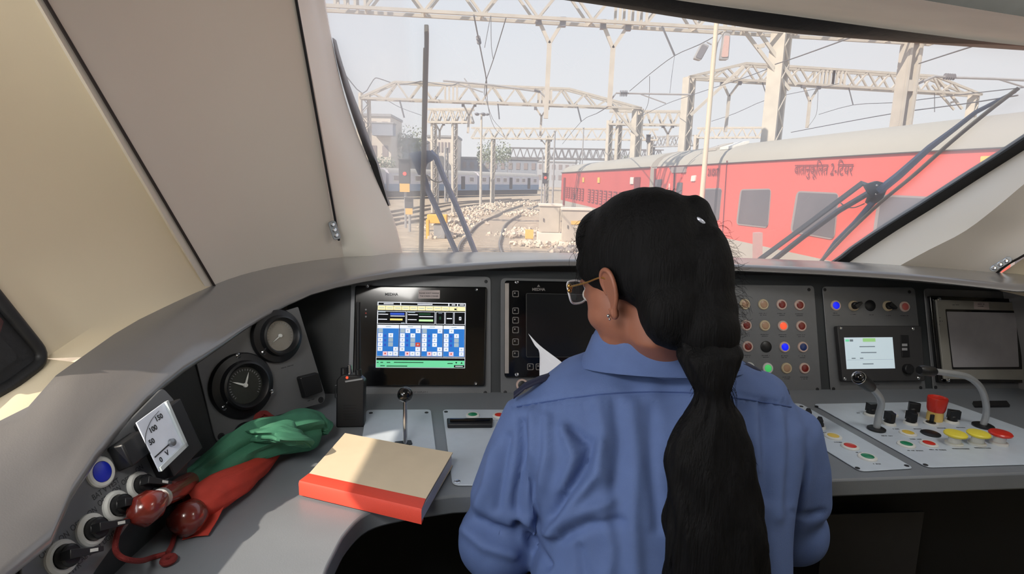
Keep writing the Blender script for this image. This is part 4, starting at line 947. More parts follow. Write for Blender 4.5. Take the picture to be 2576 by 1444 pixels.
person = bpy.data.objects.new('person', bme); COL.objects.link(person); bme.materials.clear(); bme.materials.append(m_skin)
bme.polygons.foreach_set('use_smooth', [True]*len(bme.polygons))
person['label'] = 'person seen from behind in blue shirt, long dark ponytail and glasses, reading a paper'; person['category'] = 'person'
def child(name, me, m, parent=person, smooth=60, **kw):
    return part(name, me, m, parent, smooth=smooth, **kw)
# ear (towards the camera) and the other one
def ear(sg):
    e = MB(); o = H(-.004, sg*.071, -.022); a_ = hf*.25 + hl*sg*.0; ex = (-hf).normalized(); eo = (hl*sg).normalized(); eu = hu
    def q(x, y, z): return o + (ex + hl*sg*.10).normalized()*x + eu*y + eo*z
    outer = [q(-.004,.002,.002), q(-.006,.018,.006), q(.000,.031,.010), q(.012,.035,.013), q(.022,.028,.014), q(.025,.012,.013), q(.021,-.006,.011), q(.012,-.020,.009), q(.006,-.031,.006), q(-.002,-.030,.003), q(-.005,-.018,.002)]
    e.tube(catmull(outer, 4), [.0035]*41, 8)
    c = q(.007, .002, .002); oc = catmull(outer, 4)
    e.loft([oc, [lerp(p, c, .35) - eo*.005 for p in oc], [lerp(p, c, .7) - eo*.011 for p in oc], [lerp(p, c, .97) - eo*.010 for p in oc]], cap=True)
    e.tube(catmull([q(.002,.018,.004), q(.010,.022,.008), q(.016,.014,.009), q(.014,.002,.008), q(.006,-.008,.005)], 4), .0026, 8)
    e.sphere(q(.003, -.026, .004), (.007, .006, .009), 12, 8, RH); return e, q
for sg in (1, -1):
    e, qf = ear(sg)
    em = evalmesh(e, lambda o: setattr(o.modifiers.new('r', 'REMESH'), 'voxel_size', .0012) or [setattr(m_, 'mode', 'VOXEL') for m_ in o.modifiers if m_.type == 'REMESH'])
    child('ear', em, m_skin)
    if sg == 1: st = child('ear_stud', MB().sphere(qf(-.001, -.028, .013), .0026, 12, 8).sphere(qf(-.002, -.033, .011), .0018, 10, 8), m_chrome)
m_eye = mat('eye_white', (225, 220, 212), .2)
for sg in (1, -1):
    ey = child('eye', MB().sphere(H(.079, sg*.030, -.009), .0115, 16, 12), m_eye); child('iris', MB().sphere(H(.0855, sg*.030, -.010), .0055, 12, 8), m_black, ey)
child('lips', MB().tube(catmull([H(.087, -.021, -.066), H(.093, -.008, -.064), H(.094, 0, -.066), H(.093, .008, -.064), H(.087, .021, -.066)], 4), [.0015] + [.0042]*15 + [.0015], 8), mat('lips', (140, 70, 64), .45))
# glasses
gl = child('glasses', MB().tube([H(.098, .010, .002), H(.101, 0, .004), H(.098, -.010, .002)], .0016, 8), mat('gold_metal', (190, 150, 90), .3, 1.0))
m_rim = mat('clear_white_rim', (214, 214, 220), .2, coat=.4); m_gold = MATS['gold_metal']
m_lens = glassmat('spectacle_lens', (.86, .88, .92, 1), .05, (.8, .85, .9, 1), .06)
for sg in (1, -1):
    c = H(.100, sg*.039, .0); ring = []
    for k in range(30):
        a_ = 2*math.pi*k/30; ring.append(c + hl*(.0235*sg*math.copysign(abs(math.cos(a_))**.8, math.cos(a_))) + hu*(.0185*math.copysign(abs(math.sin(a_))**.8, math.sin(a_))) - hf*(.010*(max(0, math.cos(a_)))**2))
    child('rim', MB().tube(ring, .0017, 8, closed=True), m_rim, gl); child('lens', MB().add(ring, [tuple(range(30))]), m_lens, gl, smooth=0)
    tm = [H(.084, sg*.064, .006), H(.072, sg*.075, .006), H(.03, sg*.080, .004), H(-.005, sg*.081, .004), H(-.022, sg*.080, -.012)]
    child('temple', MB().tube(catmull(tm, 4), .0014, 8), m_gold, gl)
    be = MB()
    for k, (a_, b_, c_) in enumerate(((.087, .060, .006), (.080, .068, .008), (.073, .074, .008), (.083, .066, .001), (.076, .073, .001))): be.sphere(H(a_, sg*b_, c_), .0034, 10, 8)
    child('bead_hinge', be, m_gold, gl)
# hair: cap over the skull and the gathered tail down the back
m_hair = mat('black_hair', (12, 12, 14), .68, var=.5, scale=180, bump=.3, bscale=420, aniso=(1.0, 1.0, .07), spec=.16)
hb = MB()
hell(hb, (-.020, 0, .036), (.100, .085, .090)); hell(hb, (-.056, 0, .000), (.066, .076, .080)); hell(hb, (-.075, .0, -.045), (.048, .060, .060)); hell(hb, (.030, 0, .070), (.052, .068, .050))
hell(hb, (.018, .058, .030), (.045, .020, .035)); hell(hb, (.018, -.058, .030), (.045, .020, .035)); hell(hb, (-.040, .055, .0), (.040, .024, .045))
hell(hb, (-.068, .028, -.060), (.045, .050, .055)); hb.sphere(P(1690, 775, .83), (.055, .045, .06), 20, 14); hb.sphere(P(1665, 805, .85), (.045, .03, .04), 20, 14)
hb.sphere(P(1735, 640, .82), (.040, .045, .085), 20, 14); hb.sphere(P(1768, 735, .795), (.041, .050, .095), 20, 14); hb.sphere(P(1771, 788, .785), (.045, .045, .06), 20, 14); hb.sphere(P(1778, 838, .768), (.044, .038, .048), 20, 14)
capm = fuse(hb, .004, 14, .5)
def strandy(me, amp, freq, axis):
    nm = [q.normal.copy() for q in me.vertices]
    for q, n_ in zip(me.vertices, nm):
        x, y, t_ = proj(q.co); q.co += n_*amp*noise.noise(V((x*freq, y*freq*.12, t_*6))) 
strandy(capm, .0013, .06, True)
hair = child('hair', capm, m_hair)
tail = MB()
tr = [(1774,765,.805,.015,.015),(1777,808,.787,.030,.026),(1780,848,.770,.038,.032),(1784,888,.756,.040,.034),(1786,950,.75,.030,.028),(1792,1000,.75,.023,.024),(1790,1060,.75,.040,.028),(1786,1130,.75,.056,.032),(1790,1200,.75,.060,.034),(1797,1280,.75,.062,.034),(1802,1360,.75,.066,.034),(1802,1450,.755,.066,.034),(1800,1550,.76,.06,.03),(1795,1650,.77,.035,.02)]
c3_ = catmull([P(a_, b_, c_) for a_, b_, c_, _, _ in tr], 5); r3_ = catmull([V((r1, r2, 0)) for _, _, _, r1, r2 in tr], 5); rings = []
for i, (c, r) in enumerate(zip(c3_, r3_)):
    ring = []
    for k in range(64):
        a_ = 2*math.pi*k/64; br = .06*math.sin(i*.9 + math.copysign(1.2, math.cos(a_))) if 3 < i < 16 else 0
        ns = 1 + .16*noise.noise(V((math.cos(a_)*3, math.sin(a_)*3, i*.16))) + .05*noise.noise(V((math.cos(a_)*14, math.sin(a_)*14, i*.15))) + br
        ring.append(c + V((r.x*ns*math.cos(a_), r.y*ns*math.sin(a_), 0)))
    rings.append(ring)
tail.loft(rings)
child('ponytail', tail, m_hair, smooth=80)
st = MB(); rnd = random.Random(11)
def strand(p0, p1, sag, r=.00035, n=6):
    mid = (p0+p1)/2 + V(sag); pts = [p0*(1-u)**2 + mid*2*u*(1-u) + p1*u*u for u in [k/n for k in range(n+1)]]; st.tube(pts, [r]*n + [r*.3], 4)
for k in range(110):   # wisps along the forehead and temple
    u = rnd.random(); p0 = P(1560-95*u + rnd.uniform(-8, 8), 500+130*u + rnd.uniform(-15, 15), .86); 
    p1 = P(1475 - 30*rnd.random() - 5*u, 560 + 190*rnd.random(), .86 + rnd.uniform(-.03, .03)); strand(p0, p1, (-.025*rnd.random(), 0, .018*rnd.uniform(-.6, 1)), .00022)
for k in range(150):   # fuzz on the right of the head and the tail
    y_ = rnd.uniform(560, 900); x0 = 1790 + 60*min(1, (y_-540)/140) - (25 if y_ > 850 else 0); p0 = P(x0 - 14, y_, .80); a_ = rnd.uniform(-.5, .9)
    ln = rnd.uniform(15, 60); p1 = P(x0 + ln*math.cos(a_)*.8, y_ + ln*math.sin(a_) + 10, .80 + rnd.uniform(-.02, .02)); strand(p0, p1, (.014*rnd.random(), 0, .018*rnd.uniform(-1, 1.5)), .00016)
for k in range(60):   # halo over the crown
    a_ = rnd.uniform(math.pi*.12, math.pi*.95); x0 = 1650 + 150*math.cos(a_); y0_ = 640 - 150*math.sin(a_)
    strand(P(x0, y0_, .84), P(x0 + 26*math.cos(a_+rnd.uniform(-.9, .9)), y0_ - 20*math.sin(a_+rnd.uniform(-.9, .9)), .84), (0, 0, .006), .00016)
for k in range(260):
    y_ = rnd.uniform(880, 1400); sg = rnd.choice((-1, 1)); x0 = 1795 + sg*(45 + 55*min(1, max(0, (y_-1010)/120))); strand(P(x0 - sg*20, y_, .74), P(x0 + sg*rnd.uniform(-8, 16), y_ + rnd.uniform(40, 130), .745), (.008*sg*rnd.random(), -.004, .01*rnd.uniform(-1, 1)), .00025)
child('loose_strands', st, m_hair, smooth=0, kind='stuff')
hc = [P(*a) for a in ((1742, 548, .782), (1758, 552, .775), (1770, 562, .775), (1777, 576, .78))]
child('hair_clip', MB().tube(catmull(hc, 5), [.0012] + [.0028]*13 + [.0045, .002], 8), mat('pale_metal_clip', (216, 222, 240), .25, .4), hair)
# shirt
m_shirt = mat('blue_uniform_cloth', (86, 108, 158), .8, var=.05, scale=40, bump=.12, bscale=700)
sb = MB(); trunk(sb, .006)
for k in 'lr':
    sx_ = 1 if k == 'l' else -1
    sb.tube([sh[k] + V((sx_*.09, 0, .035)), sh[k] + V((sx_*.03, 0, .008)), sh[k], lerp(sh[k], el[k], .35), lerp(sh[k], el[k], .7), el[k], lerp(el[k], wr[k], .35), lerp(el[k], wr[k], .8)], [.045, .060, .062, .068, .068, .064, .052, .040], 28)
sb.sphere(el['l'], .067, 20, 14); sb.sphere(el['r'], .062, 20, 14)
sb.sphere(P(1600, 985, .92), (.13, .085, .05), 24, 14); sb.sphere(P(1790, 985, .92), (.12, .085, .05), 24, 14)
smesh = fuse(sb, .0052, 12, .5)
folds = [  # pixel strokes, half width px, height m (negative: crease)
 ([(1340,1040),(1345,1120),(1330,1210),(1322,1300)], 14, .006), ([(1312,1060),(1318,1150),(1300,1250),(1305,1330)], 12, -.007),
 ([(1375,1050),(1380,1140),(1368,1220),(1340,1290)], 13, .006), ([(1438,1080),(1490,1120),(1470,1180),(1425,1240),(1395,1300)], 14, -.009),
 ([(1420,1080),(1445,1150),(1420,1230)], 16, .007), ([(1505,1120),(1500,1190),(1455,1250),(1400,1310)], 15, .007),
 ([(1300,1300),(1345,1330),(1400,1345)], 13, .008), ([(1310,1330),(1345,1365),(1375,1420)], 12, -.010), ([(1400,1330),(1450,1290),(1530,1265)], 16, .006),
 ([(1410,1355),(1480,1320),(1560,1310)], 14, -.006), ([(1500,1010),(1515,1100),(1520,1200)], 18, .004), ([(1545,1010),(1560,1120),(1545,1230)], 14, -.004), ([(1590,1020),(1600,1150),(1590,1300),(1600,1440)], 20, .005),
 ([(1640,1030),(1640,1180),(1655,1330)], 14, -.004), ([(1520,1300),(1540,1380),(1530,1444)], 18, .005), ([(1460,1380),(1470,1444)], 14, -.005),
 ([(1985,1040),(1995,1140),(1990,1260)], 16, -.004), ([(1965,1050),(1972,1160),(1960,1300)], 16, .004), ([(2020,1080),(2030,1180),(2010,1290)], 14, .004), ([(1925,1020),(1935,1130),(1930,1250)], 16, -.006), ([(1900,1040),(1905,1180)], 14, .005),
 ([(1180,1290),(1230,1330),(1300,1350)], 14, -.006), ([(1165,1330),(1220,1375),(1290,1395)], 15, .006), ([(1240,1130),(1225,1220),(1190,1300)], 15, .006), ([(1275,1100),(1262,1200),(1250,1280)], 12, -.005), ([(2000,1290),(2040,1300),(2070,1290)], 9, -.006),
 ([(1290,1020),(1380,1002),(1520,990),(1680,985),(1850,990),(1990,1020)], 5, -.002)]
import bisect
dfold = [([V((x, y, 0)) for x, y in f_], w_, h_) for f_, w_, h_ in folds]
def segd(p, a, b):
    ab = b-a; t_ = max(0, min(1, (p-a).dot(ab)/ab.length_squared)); return (p-(a+ab*t_)).length, t_
snm = [q.normal.copy() for q in smesh.vertices]
for q, nrm in zip(smesh.vertices, snm):
    co = q.co.copy(); x, y, t_ = proj(co); fac = max(0, -nrm.dot((co-CAM).normalized()))
    p2 = V((x, y, 0)); d_ = 0; lf = 1.55 if x < 1680 else 1.2
    for pts, w_, h_ in dfold:
        if x < min(p.x for p in pts)-3*w_ or x > max(p.x for p in pts)+3*w_ or y < min(p.y for p in pts)-3*w_ or y > max(p.y for p in pts)+3*w_: continue
        best = min(segd(p2, pts[i], pts[i+1])[0] for i in range(len(pts)-1)); d_ += h_*math.exp(-(best/w_)**2)
    gather = .0014*math.sin(x*.35)*math.exp(-((y-1015)/16)**2) if y > 990 else 0
    gen = .006*noise.noise(V((co.x*9, co.y*9, co.z*4))) + .0045*noise.noise(V((co.x*24, co.y*10, co.z*6+4))) + .003*noise.noise(V((co.x*26, co.y*20, co.z*9)))
    q.co = co + nrm*((d_*lf+gather)*min(1, fac*1.6) + gen)
shirt = child('shirt', smesh, m_shirt, smooth=80)
from mathutils.bvhtree import BVHTree
bv = BVHTree.FromPolygons([q.co for q in smesh.vertices], [tuple(p.vertices) for p in smesh.polygons])
def on_shirt(px, py, off=.001):
    d = D(px, py).normalized(); h = bv.ray_cast(CAM, d)
    return (h[0] + h[1]*off) if h[0] else P(px, py, .86)
child('yoke_seam', MB().tube([on_shirt(x, y, .0006) for x, y in [(1300 + 15*k, 1024 - 38*math.sin(math.pi*min(1, max(0, k/46)))) for k in range(47)]], .0011, 6), mat('blue_seam', (62, 84, 136), .85), shirt)
# collar: stand and fold
col_o = [(1476,925),(1492,880),(1530,845),(1590,822),(1650,810),(1710,806),(1780,812),(1830,850),(1845,905)]
nbm = P(1678, 880, .90)
def ringc(cx, cy, t_, rx, ry, tilt, n=48, ra=.03): 
    c = P(cx, cy, t_); return [c + V((rx*math.cos(2*math.pi*k/n), ry*math.sin(2*math.pi*k/n), tilt*math.cos(2*math.pi*k/n) + ra*max(0, -math.sin(2*math.pi*k/n)) - .03)) for k in range(n)]
r1 = ringc(1658, 850, .915, .116, .090, .0, ra=.065); r2 = ringc(1656, 808, .915, .104, .080, .0, ra=.085); r3 = ringc(1656, 808, .915, .094, .070, .0, ra=.085); r4 = ringc(1668, 905, .915, .088, .066, .0, ra=.0)
r0 = ringc(1664, 880, .915, .130, .098, .0, ra=.018)
child('collar', MB().loft([r0, r1, r2, [q + V((0, 0, .003)) for q in r3], r4], cap=False), m_shirt, shirt)
def strap(p0, p1, wd, m, name, lift=.004):
    rows = []
    for k in range(9):
        u = k/8; a_ = (p0[0]+(p1[0]-p0[0])*u, p0[1]+(p1[1]-p0[1])*u); q = on_shirt(*a_, lift); rows.append([q + V((0, wd, 0)), q, q + V((0, -wd*.4, -wd*.25))])
    return child(name, MB().grid(rows, .002, (0, 0, -1)), m, shirt)
m_navy = mat('navy_epaulette', (16, 22, 52), .7)
lp0 = [P(*a) for a in ((1292,999,.905),(1320,975,.91),(1360,957,.915),(1400,945,.92),(1432,936,.925))]
child('epaulette', MB().grid([[q + V((0, .018, .002)) for q in lp0], [q + V((0, .002, .003)) for q in lp0], [q + V((0, -.002, -.001)) for q in lp0]], .002, (0, 0, -1)), m_navy, shirt)
lp1 = [P(*a) for a in ((1872,920,.91),(1905,932,.905),(1945,955,.90),(1985,985,.895))]
child('epaulette', MB().grid([[q + V((0, .03, .002)) for q in lp1], [q + V((0, .002, .002)) for q in lp1], [q + V((0, -.003, -.003)) for q in lp1]], .002, (0, 0, -1)), m_navy, shirt)
tb = MB(); tb.sphere(hip + V((0, 0, -.01)), (.185, .155, .12), 24, 14)
for sg, k in ((-1, 'l'), (1, 'r')):
    kn, ft = knee[k]; tb.tube([hip + V((sg*.08, 0, -.02)), lerp(hip + V((sg*.08, 0, -.02)), kn, .5), kn, lerp(kn, ft, .4), ft + V((0, 0, .03))], [.098, .092, .072, .066, .06], 20)
child('trousers', fuse(tb, .008, 6), mat('navy_trousers', (24, 28, 44), .85))
sho = [MB().sphere(knee[k][1] + V((0, .06, -.035)), (.05, .135, .045), 20, 12) for k in 'lr']
for s_ in sho:
    child('shoe', s_, m_blackp)
# stool under the person
t = thing('stool', 'black padded stool under the person, mostly hidden', 'stool', (hip.x, hip.y-.02, 0))
part('seat', MB().lathe((hip.x, hip.y-.02, .34), UP, [(.17, 0), (.2, .02), (.2, .06), (.17, .075), (0, .075)], 32), m_black, t)
part('pillar', MB().cyl((hip.x, hip.y-.02, .02), (hip.x, hip.y-.02, .37), .03, n=18), m_steel, t)
part('foot', MB().lathe((hip.x, hip.y-.02, 0), UP, [(.2, 0), (.2, .012), (.05, .03), (0, .03)], 32), m_steel, t)
# sheet of paper in the left hand
Lp = catmull([P(*a) for a in ((1329,839,1.20),(1345,868,1.185),(1357,888,1.175),(1357,950,1.165),(1362,1040,1.15))], 4)
Tp = catmull([P(*a) for a in ((1329,839,1.20),(1358,869,1.18),(1403,903,1.155),(1445,936,1.13),(1540,1000,1.10))], 4)
sheet = MB().grid([[l + (tq - Lp[0]) for tq in Tp] for l in Lp], .0004, (0, -1, 0))
solo('paper_sheet', sheet, mat('white_paper', (228, 230, 238), .8, var=.02), 'curled white sheet of paper held in front of the person, left of the collar', 'paper', smooth=60)
# ================================================================== OUTSIDE
RZ_ = 1.30 - 2.75; GZ = RZ_ - 0.17
m_steelp = mat('pale_painted_steel', (184, 180, 172), .7, var=.08, scale=3)
m_steelg = mat('grey_galvanised_steel', (150, 152, 156), .7, var=.1, scale=3)
m_wire = mat('overhead_wire', (92, 96, 104), .6)
m_insul = mat('grey_insulator', (112, 114, 122), .4)
m_rail = mat('rail_steel', (118, 112, 108), .4, .5, var=.1)
m_sleeper = mat('dusty_concrete_sleeper', (168, 158, 146), .9, var=.12, scale=8)
m_dirt = mat('dusty_ballast', (190, 174, 152), .95, var=.0, rgb2=(150, 136, 118), scale=1.6, bump=.6, bscale=14)
m_stone = mat('pale_rubble', (205, 192, 176), .9, var=.15, scale=5)
# ground
g = MB(); rows = []
for i in range(50):
    y = 2.5 + 240*(i/49)**1.8; rows.append([V((-110 + 220*j/60, y, GZ + .10*noise.noise(V(((-110+220*j/60)*.35, y*.35, 0))))) for j in range(61)])
struct('ground', g.grid(rows), m_dirt, 80)
# tracks
def offs(path, d):
    out = []
    for i, q in enumerate(path):
        t_ = (path[min(i+1, len(path)-1)] - path[max(i-1, 0)]).normalized(); n_ = V((t_.y, -t_.x, 0)).normalized(); out.append(q + n_*d)
    return out
def along(path, s):
    for i in range(len(path)-1):
        L_ = (path[i+1]-path[i]).length
        if s <= L_: return lerp(path[i], path[i+1], s/L_), (path[i+1]-path[i]).normalized()
        s -= L_
    return path[-1], (path[-1]-path[-2]).normalized()
def track(path, label, nsl=0, s0=0, step=.65):
    path = catmull(path, 6); t = thing('railway_track', label, 'track', path[0])
    for sg in (-1, 1):
        p = offs(path, sg*.838); m = MB(); rings = []
        for i, q in enumerate(p):
            t_ = (p[min(i+1, len(p)-1)] - p[max(i-1, 0)]).normalized(); n_ = V((t_.y, -t_.x, 0)).normalized()
            rings.append([q + n_*a_ + V((0, 0, b_)) for a_, b_ in ((-.07, -.16), (.07, -.16), (.02, -.14), (.035, 0), (-.035, 0), (-.02, -.14))])
        part('rail', m.loft(rings), m_rail, t, smooth=30)
    for k in range(nsl):
        c, d_ = along(path, s0 + k*step); R = Matrix.Rotation(math.atan2(d_.y, d_.x), 3, 'Z')
        part('sleeper', MB().box(c + V((0, 0, -.20)), (.24, 2.6, .16), R), m_sleeper, t, smooth=0)
    return path
Lr = [(1154,629),(1179,589),(1209,559),(1254,539),(1294,521),(1350,505)]; Rr = [(1259,632),(1258,594),(1269,564),(1294,544),(1318,529),(1362,509)]
cen = [(Z(*a, RZ_) + Z(*b, RZ_))/2 for a, b in zip(Lr, Rr)]
own = track([V((.55, 3, RZ_)), V((.1, 9, RZ_))] + cen, 'curving railway track straight ahead of the windscreen', 44, 12)
tp = [Z(*a, RZ_) for a in ((880,580),(985,556),(1112,537),(1194,517),(1345,501))]
track(tp, 'railway track crossing on the left, behind the left wiper', 30, 10)
tp = [Z(*a, RZ_) for a in ((900,548),(1000,532),(1150,509),(1300,499))]
track(tp, 'farther railway track on the left beside the blue commuter train')
# ---- coaches
m_cred = mat('faded_red_coach_paint', (208, 90, 82), .5, var=.03, scale=.6); m_cred2 = mat('dull_red_coach_paint', (190, 76, 72), .55, var=.06, scale=.6)
m_cgrey = mat('pale_grey_coach_paint', (166, 163, 158), .6, var=.05, scale=.5); m_croof = mat('light_grey_coach_roof', (158, 157, 151), .7, var=.05, scale=.4, aniso=(.3, 1, 1))
m_cwin = mat('dark_coach_glass', (92, 90, 98), .25, var=.1, scale=1.0); m_cfr = mat('grey_window_surround', (140, 132, 134), .6); m_dkr = mat('dark_red_lettering', (112, 40, 44), .7); m_under = mat('underframe', (70, 66, 66), .8)
def coach(o, d, L_, name, label, red, loc=None, prof=None, mats=None):
    """o: foot of the near end of the side that faces the camera, d: along it"""
    d = V(d).normalized(); inw = V((d.y, -d.x, 0)); t = thing(name, label, 'train coach', o)
    pf = prof or [(0, -.72), (0, -.25), (0, 1.80), (.015, 1.90), (.09, 2.06), (.26, 2.24), (.6, 2.42), (1.1, 2.53), (1.62, 2.57)]
    pf = pf + [(3.24-u, z) for u, z in pf[::-1][1:]]
    def sect(i0, i1): 
        idx = list(range(i0, i1+1)); return idx
    n = len(pf)
    def strip(idx, nm, m, lab=None):
        rows = [[o + d*s_ + inw*pf[i][0] + V((0, 0, pf[i][1]-o.z)) for i in idx] for s_ in [L_*k/12 for k in range(13)]]
        part(nm, MB().grid(rows), m, t, smooth=60, label=lab)
    full = [V((u, z, 0)) for u, z in pf]
    strip([0, 1], 'lower_band', m_cgrey); strip([1, 2, 3], 'side_wall', red); strip(list(range(3, n-3)), 'roof', m_croof); strip([n-4, n-3, n-2, n-1], 'far_side_wall', red)
    for s_ in (0, L_):
        part('end_wall', MB().prism([o + d*s_ + inw*u + V((0, 0, z-o.z)) for u, z in pf], d*(.02 if s_ == 0 else -.02)), m_cgrey, t, smooth=0)
    part('underframe', MB().prism([o + inw*u + V((0, 0, z-o.z)) for u, z in ((.25, -.72), (2.99, -.72), (2.99, -1.0), (.25, -1.0))], d*L_), m_under, t, smooth=0)
    for s_ in (3.2, L_-3.2):
        b = part('bogie', MB().box(o + d*s_ + inw*1.62 + V((0, 0, -1.02-o.z)), (3.4, 2.2, .35), Matrix.Rotation(math.atan2(d.y, d.x), 3, 'Z')), m_under, t, smooth=0)
        for ds in (-1.28, 1.28):
            for w_ in (.7, 2.5): part('wheel', MB().lathe(o + d*(s_+ds) + inw*w_ + V((0, 0, RZ_+.455-o.z)), inw, [(.46, -.06), (.46, .06), (0, .06)], 24), m_under, b)
    return t, d, inw
X1, X0 = V((5.52, 22.9, 0)), V((7.42, 5.4, 0)); d1 = (X1-X0).normalized(); o1 = X0 - d1*6.0; o1.z = -.72
t1, d1, in1 = coach(o1, d1, 6.0 + (X1-X0).length, 'passenger_coach', 'bright red and grey coach nearest on the right, with large tinted windows', m_cred)
S1_ = Plane(X0, -in1, d1*-1)   # seen from our side: x runs towards the camera's right
def cw(pl, pts, par, m, nm, h0=.0, h1=.02, r=.16, bevel=0): return part(nm, MB().prism(rpoly([pl.at(*p, h0) for p in pts], r), pl.n*(h1-h0)), m, par, smooth=30)
for q4 in ([(1770,474),(1817,473),(1809,556),(1763,548)], [(1864,476),(1941,474),(1933,574),(1853,565)], [(2006,480),(2112,485),(2100,604),(1989,584)], [(2212,489),(2390,497),(2376,650),(2192,628)], [(2560,505),(2800,515),(2780,760),(2540,720)]):
    f_ = cw(S1_, q4, t1, m_cfr, 'window'); c_ = sum((V((*p, 0)) for p in q4), V())/4
    cw(S1_, [tuple((V((*p, 0))*.93 + c_*.07).xy) for p in q4], f_, m_cwin, 'pane', .02, .026, .06)
bv0 = lambda a, b, w_, m, nm, h=.012: part(nm, MB().bar(S1_.at(*a, h), S1_.at(*b, h), w_, .02), m, t1, smooth=0)
bv0((1829,404), (1818,585), .03, m_dkr, 'panel_joint'); bv0((1642,421), (1990,401), .05, m_under, 'rain_gutter'); bv0((1990,401), (2330,381), .05, m_under, 'rain_gutter'); bv0((2335,381), (2640,366), .05, m_under, 'rain_gutter')
cw(S1_, [(1690,424),(1716,422),(1714,510),(1692,508)], t1, m_cred2, 'door', 0, .03, .02); cw(S1_, [(1686,421),(1728,419),(1727,434),(1694,435)], t1, m_cfr, 'door_header', 0, .06, .02)
for q4, m, nm in (([(1650,452),(1666,451),(1663,478),(1648,477)], m_cwin, 'small_window'), ([(1706,460),(1718,459),(1716,488),(1703,486)], m_cwin, 'small_window'), ([(1742,442),(1752,441),(1750,456),(1740,456)], m_white, 'white_notice'), ([(1648,424),(1652,424),(1650,470),(1646,470)], m_dkr, 'panel_joint')): cw(S1_, q4, t1, m, nm, 0, .04, .03)
bv0((1697,428), (1695,490), .05, m_under, 'door_edge', .04); bv0((1684,462), (1683,478), .04, m_white, 'handrail', .08)
tx = (S1_.at(1850, 430) - S1_.at(1800, 430)).normalized()
def ctext(s_, size, p, pl, m, par, sx=1.0, bold=.01): part('lettering', textmesh(s_, size, pl.at(*p, .03), tx, UP, sx=sx, bold=bold), m, par, smooth=0)
ctext('211517', .30, (1793, 434), S1_, m_dkr, t1, .8); ctext('वातानुकूिलत 2-िटयर', .34, (2066, 427), S1_, m_dkr, t1, .80, .0)
# route board
bd = thing('destination_board', 'yellow destination board on the red coach at the right edge', 'sign', S1_.at(2520, 410, .02))
cw(S1_, [(2471,393),(2700,386),(2700,432),(2468,431)], bd, mat('yellow_board', (232, 196, 104), .6), 'board', .022, .05, .02)
part('lettering', textmesh('HYDERABAD', .20, S1_.at(2484, 412, .056), tx, UP, align='LEFT', bold=.008), mat('ochre_lettering', (176, 128, 60), .7), bd, smooth=0)
# marker post beside the coach
solo('marker_post', MB().bar(Y(1903, 900, 8.6), Y(1906, 585, 8.6), .12, .10), mat('grey_pink_post', (178, 140, 138), .8), 'short dusty pink post standing in front of the near red coach', 'post')
# second coach
o2 = X1 + d1*.75; o2.z = -.72; d2 = (V((3.75, 47.2, 0)) - V((o2.x, o2.y, 0))).normalized()
t2, d2, in2 = coach(o2 + V((.02, 0, 0)), d2, 23.4, 'passenger_coach', 'duller red coach coupled beyond the near one, with a row of small shuttered windows', m_cred2)
def side(o, d, inw, s_, z, h=.0): return o + d*s_ + V((0, 0, z-o.z)) - inw*h
def sq(o, d, inw, s0, s1, z0, z1, h0, h1): return MB().prism([side(o, d, inw, s0, z0, h0), side(o, d, inw, s1, z0, h0), side(o, d, inw, s1, z1, h0), side(o, d, inw, s0, z1, h0)], -inw*(h1-h0))
for k in range(17):
    s_ = 3.0 + k*1.08
    if abs(s_ - 12.7) < .4: continue
    wn = part('window', sq(o2, d2, in2, s_, s_+.62, .02, .80, 0, .03), m_dkr, t2, smooth=0)
    part('shutter', join([sq(o2, d2, in2, s_+.06, s_+.56, .08+.14*j, .16+.14*j, .03, .04) for j in range(5)]), m_cred2, wn, smooth=0)
for s0, s1 in ((1.3, 2.1), (21.3, 22.1)):
    part('door', sq(o2, d2, in2, s0, s1, -.6, 1.5, 0, .03), m_dkr, t2, smooth=0)
part('small_window', sq(o2, d2, in2, .35, .75, .35, .95, 0, .03), m_cwin, t2, smooth=0)
for s0, m in ((2.3, m_white), (9.2, m_yel), (13.8, m_yel)): part('notice', sq(o2, d2, in2, s0, s0+.5, 1.2, 1.5, 0, .03), m, t2, smooth=0)
part('rain_gutter', sq(o2, d2, in2, 0, 23.4, 1.86, 1.91, 0, .05), m_under, t2, smooth=0)
solo('gangway_bellows', MB().prism([X1 + d1*.02 + in1*u + V((0, 0, z)) for u, z in ((.15, -.5), (.15, 1.75), (.45, 2.2), (1.6, 2.45), (2.8, 2.2), (3.1, 1.75), (3.1, -.5))], d1*.70), m_steelg, 'dull grey gangway bellows between the two red coaches', 'gangway')
for s_ in (4.6, 5.6):
    solo('roof_hatch', MB().prism([X1 - d1*(s_-1.2) + in1*u + V((0, 0, z)) for u, z in ((.42, 2.34), (1.0, 2.52), (1.0, 2.60), (.42, 2.42))], -d1*.7), m_cgrey if s_ < 5 else m_white, 'small pale hatch on the near coach roof, ' + ('closer to the coupling' if s_ < 5 else 'farther from the coupling'), 'hatch')
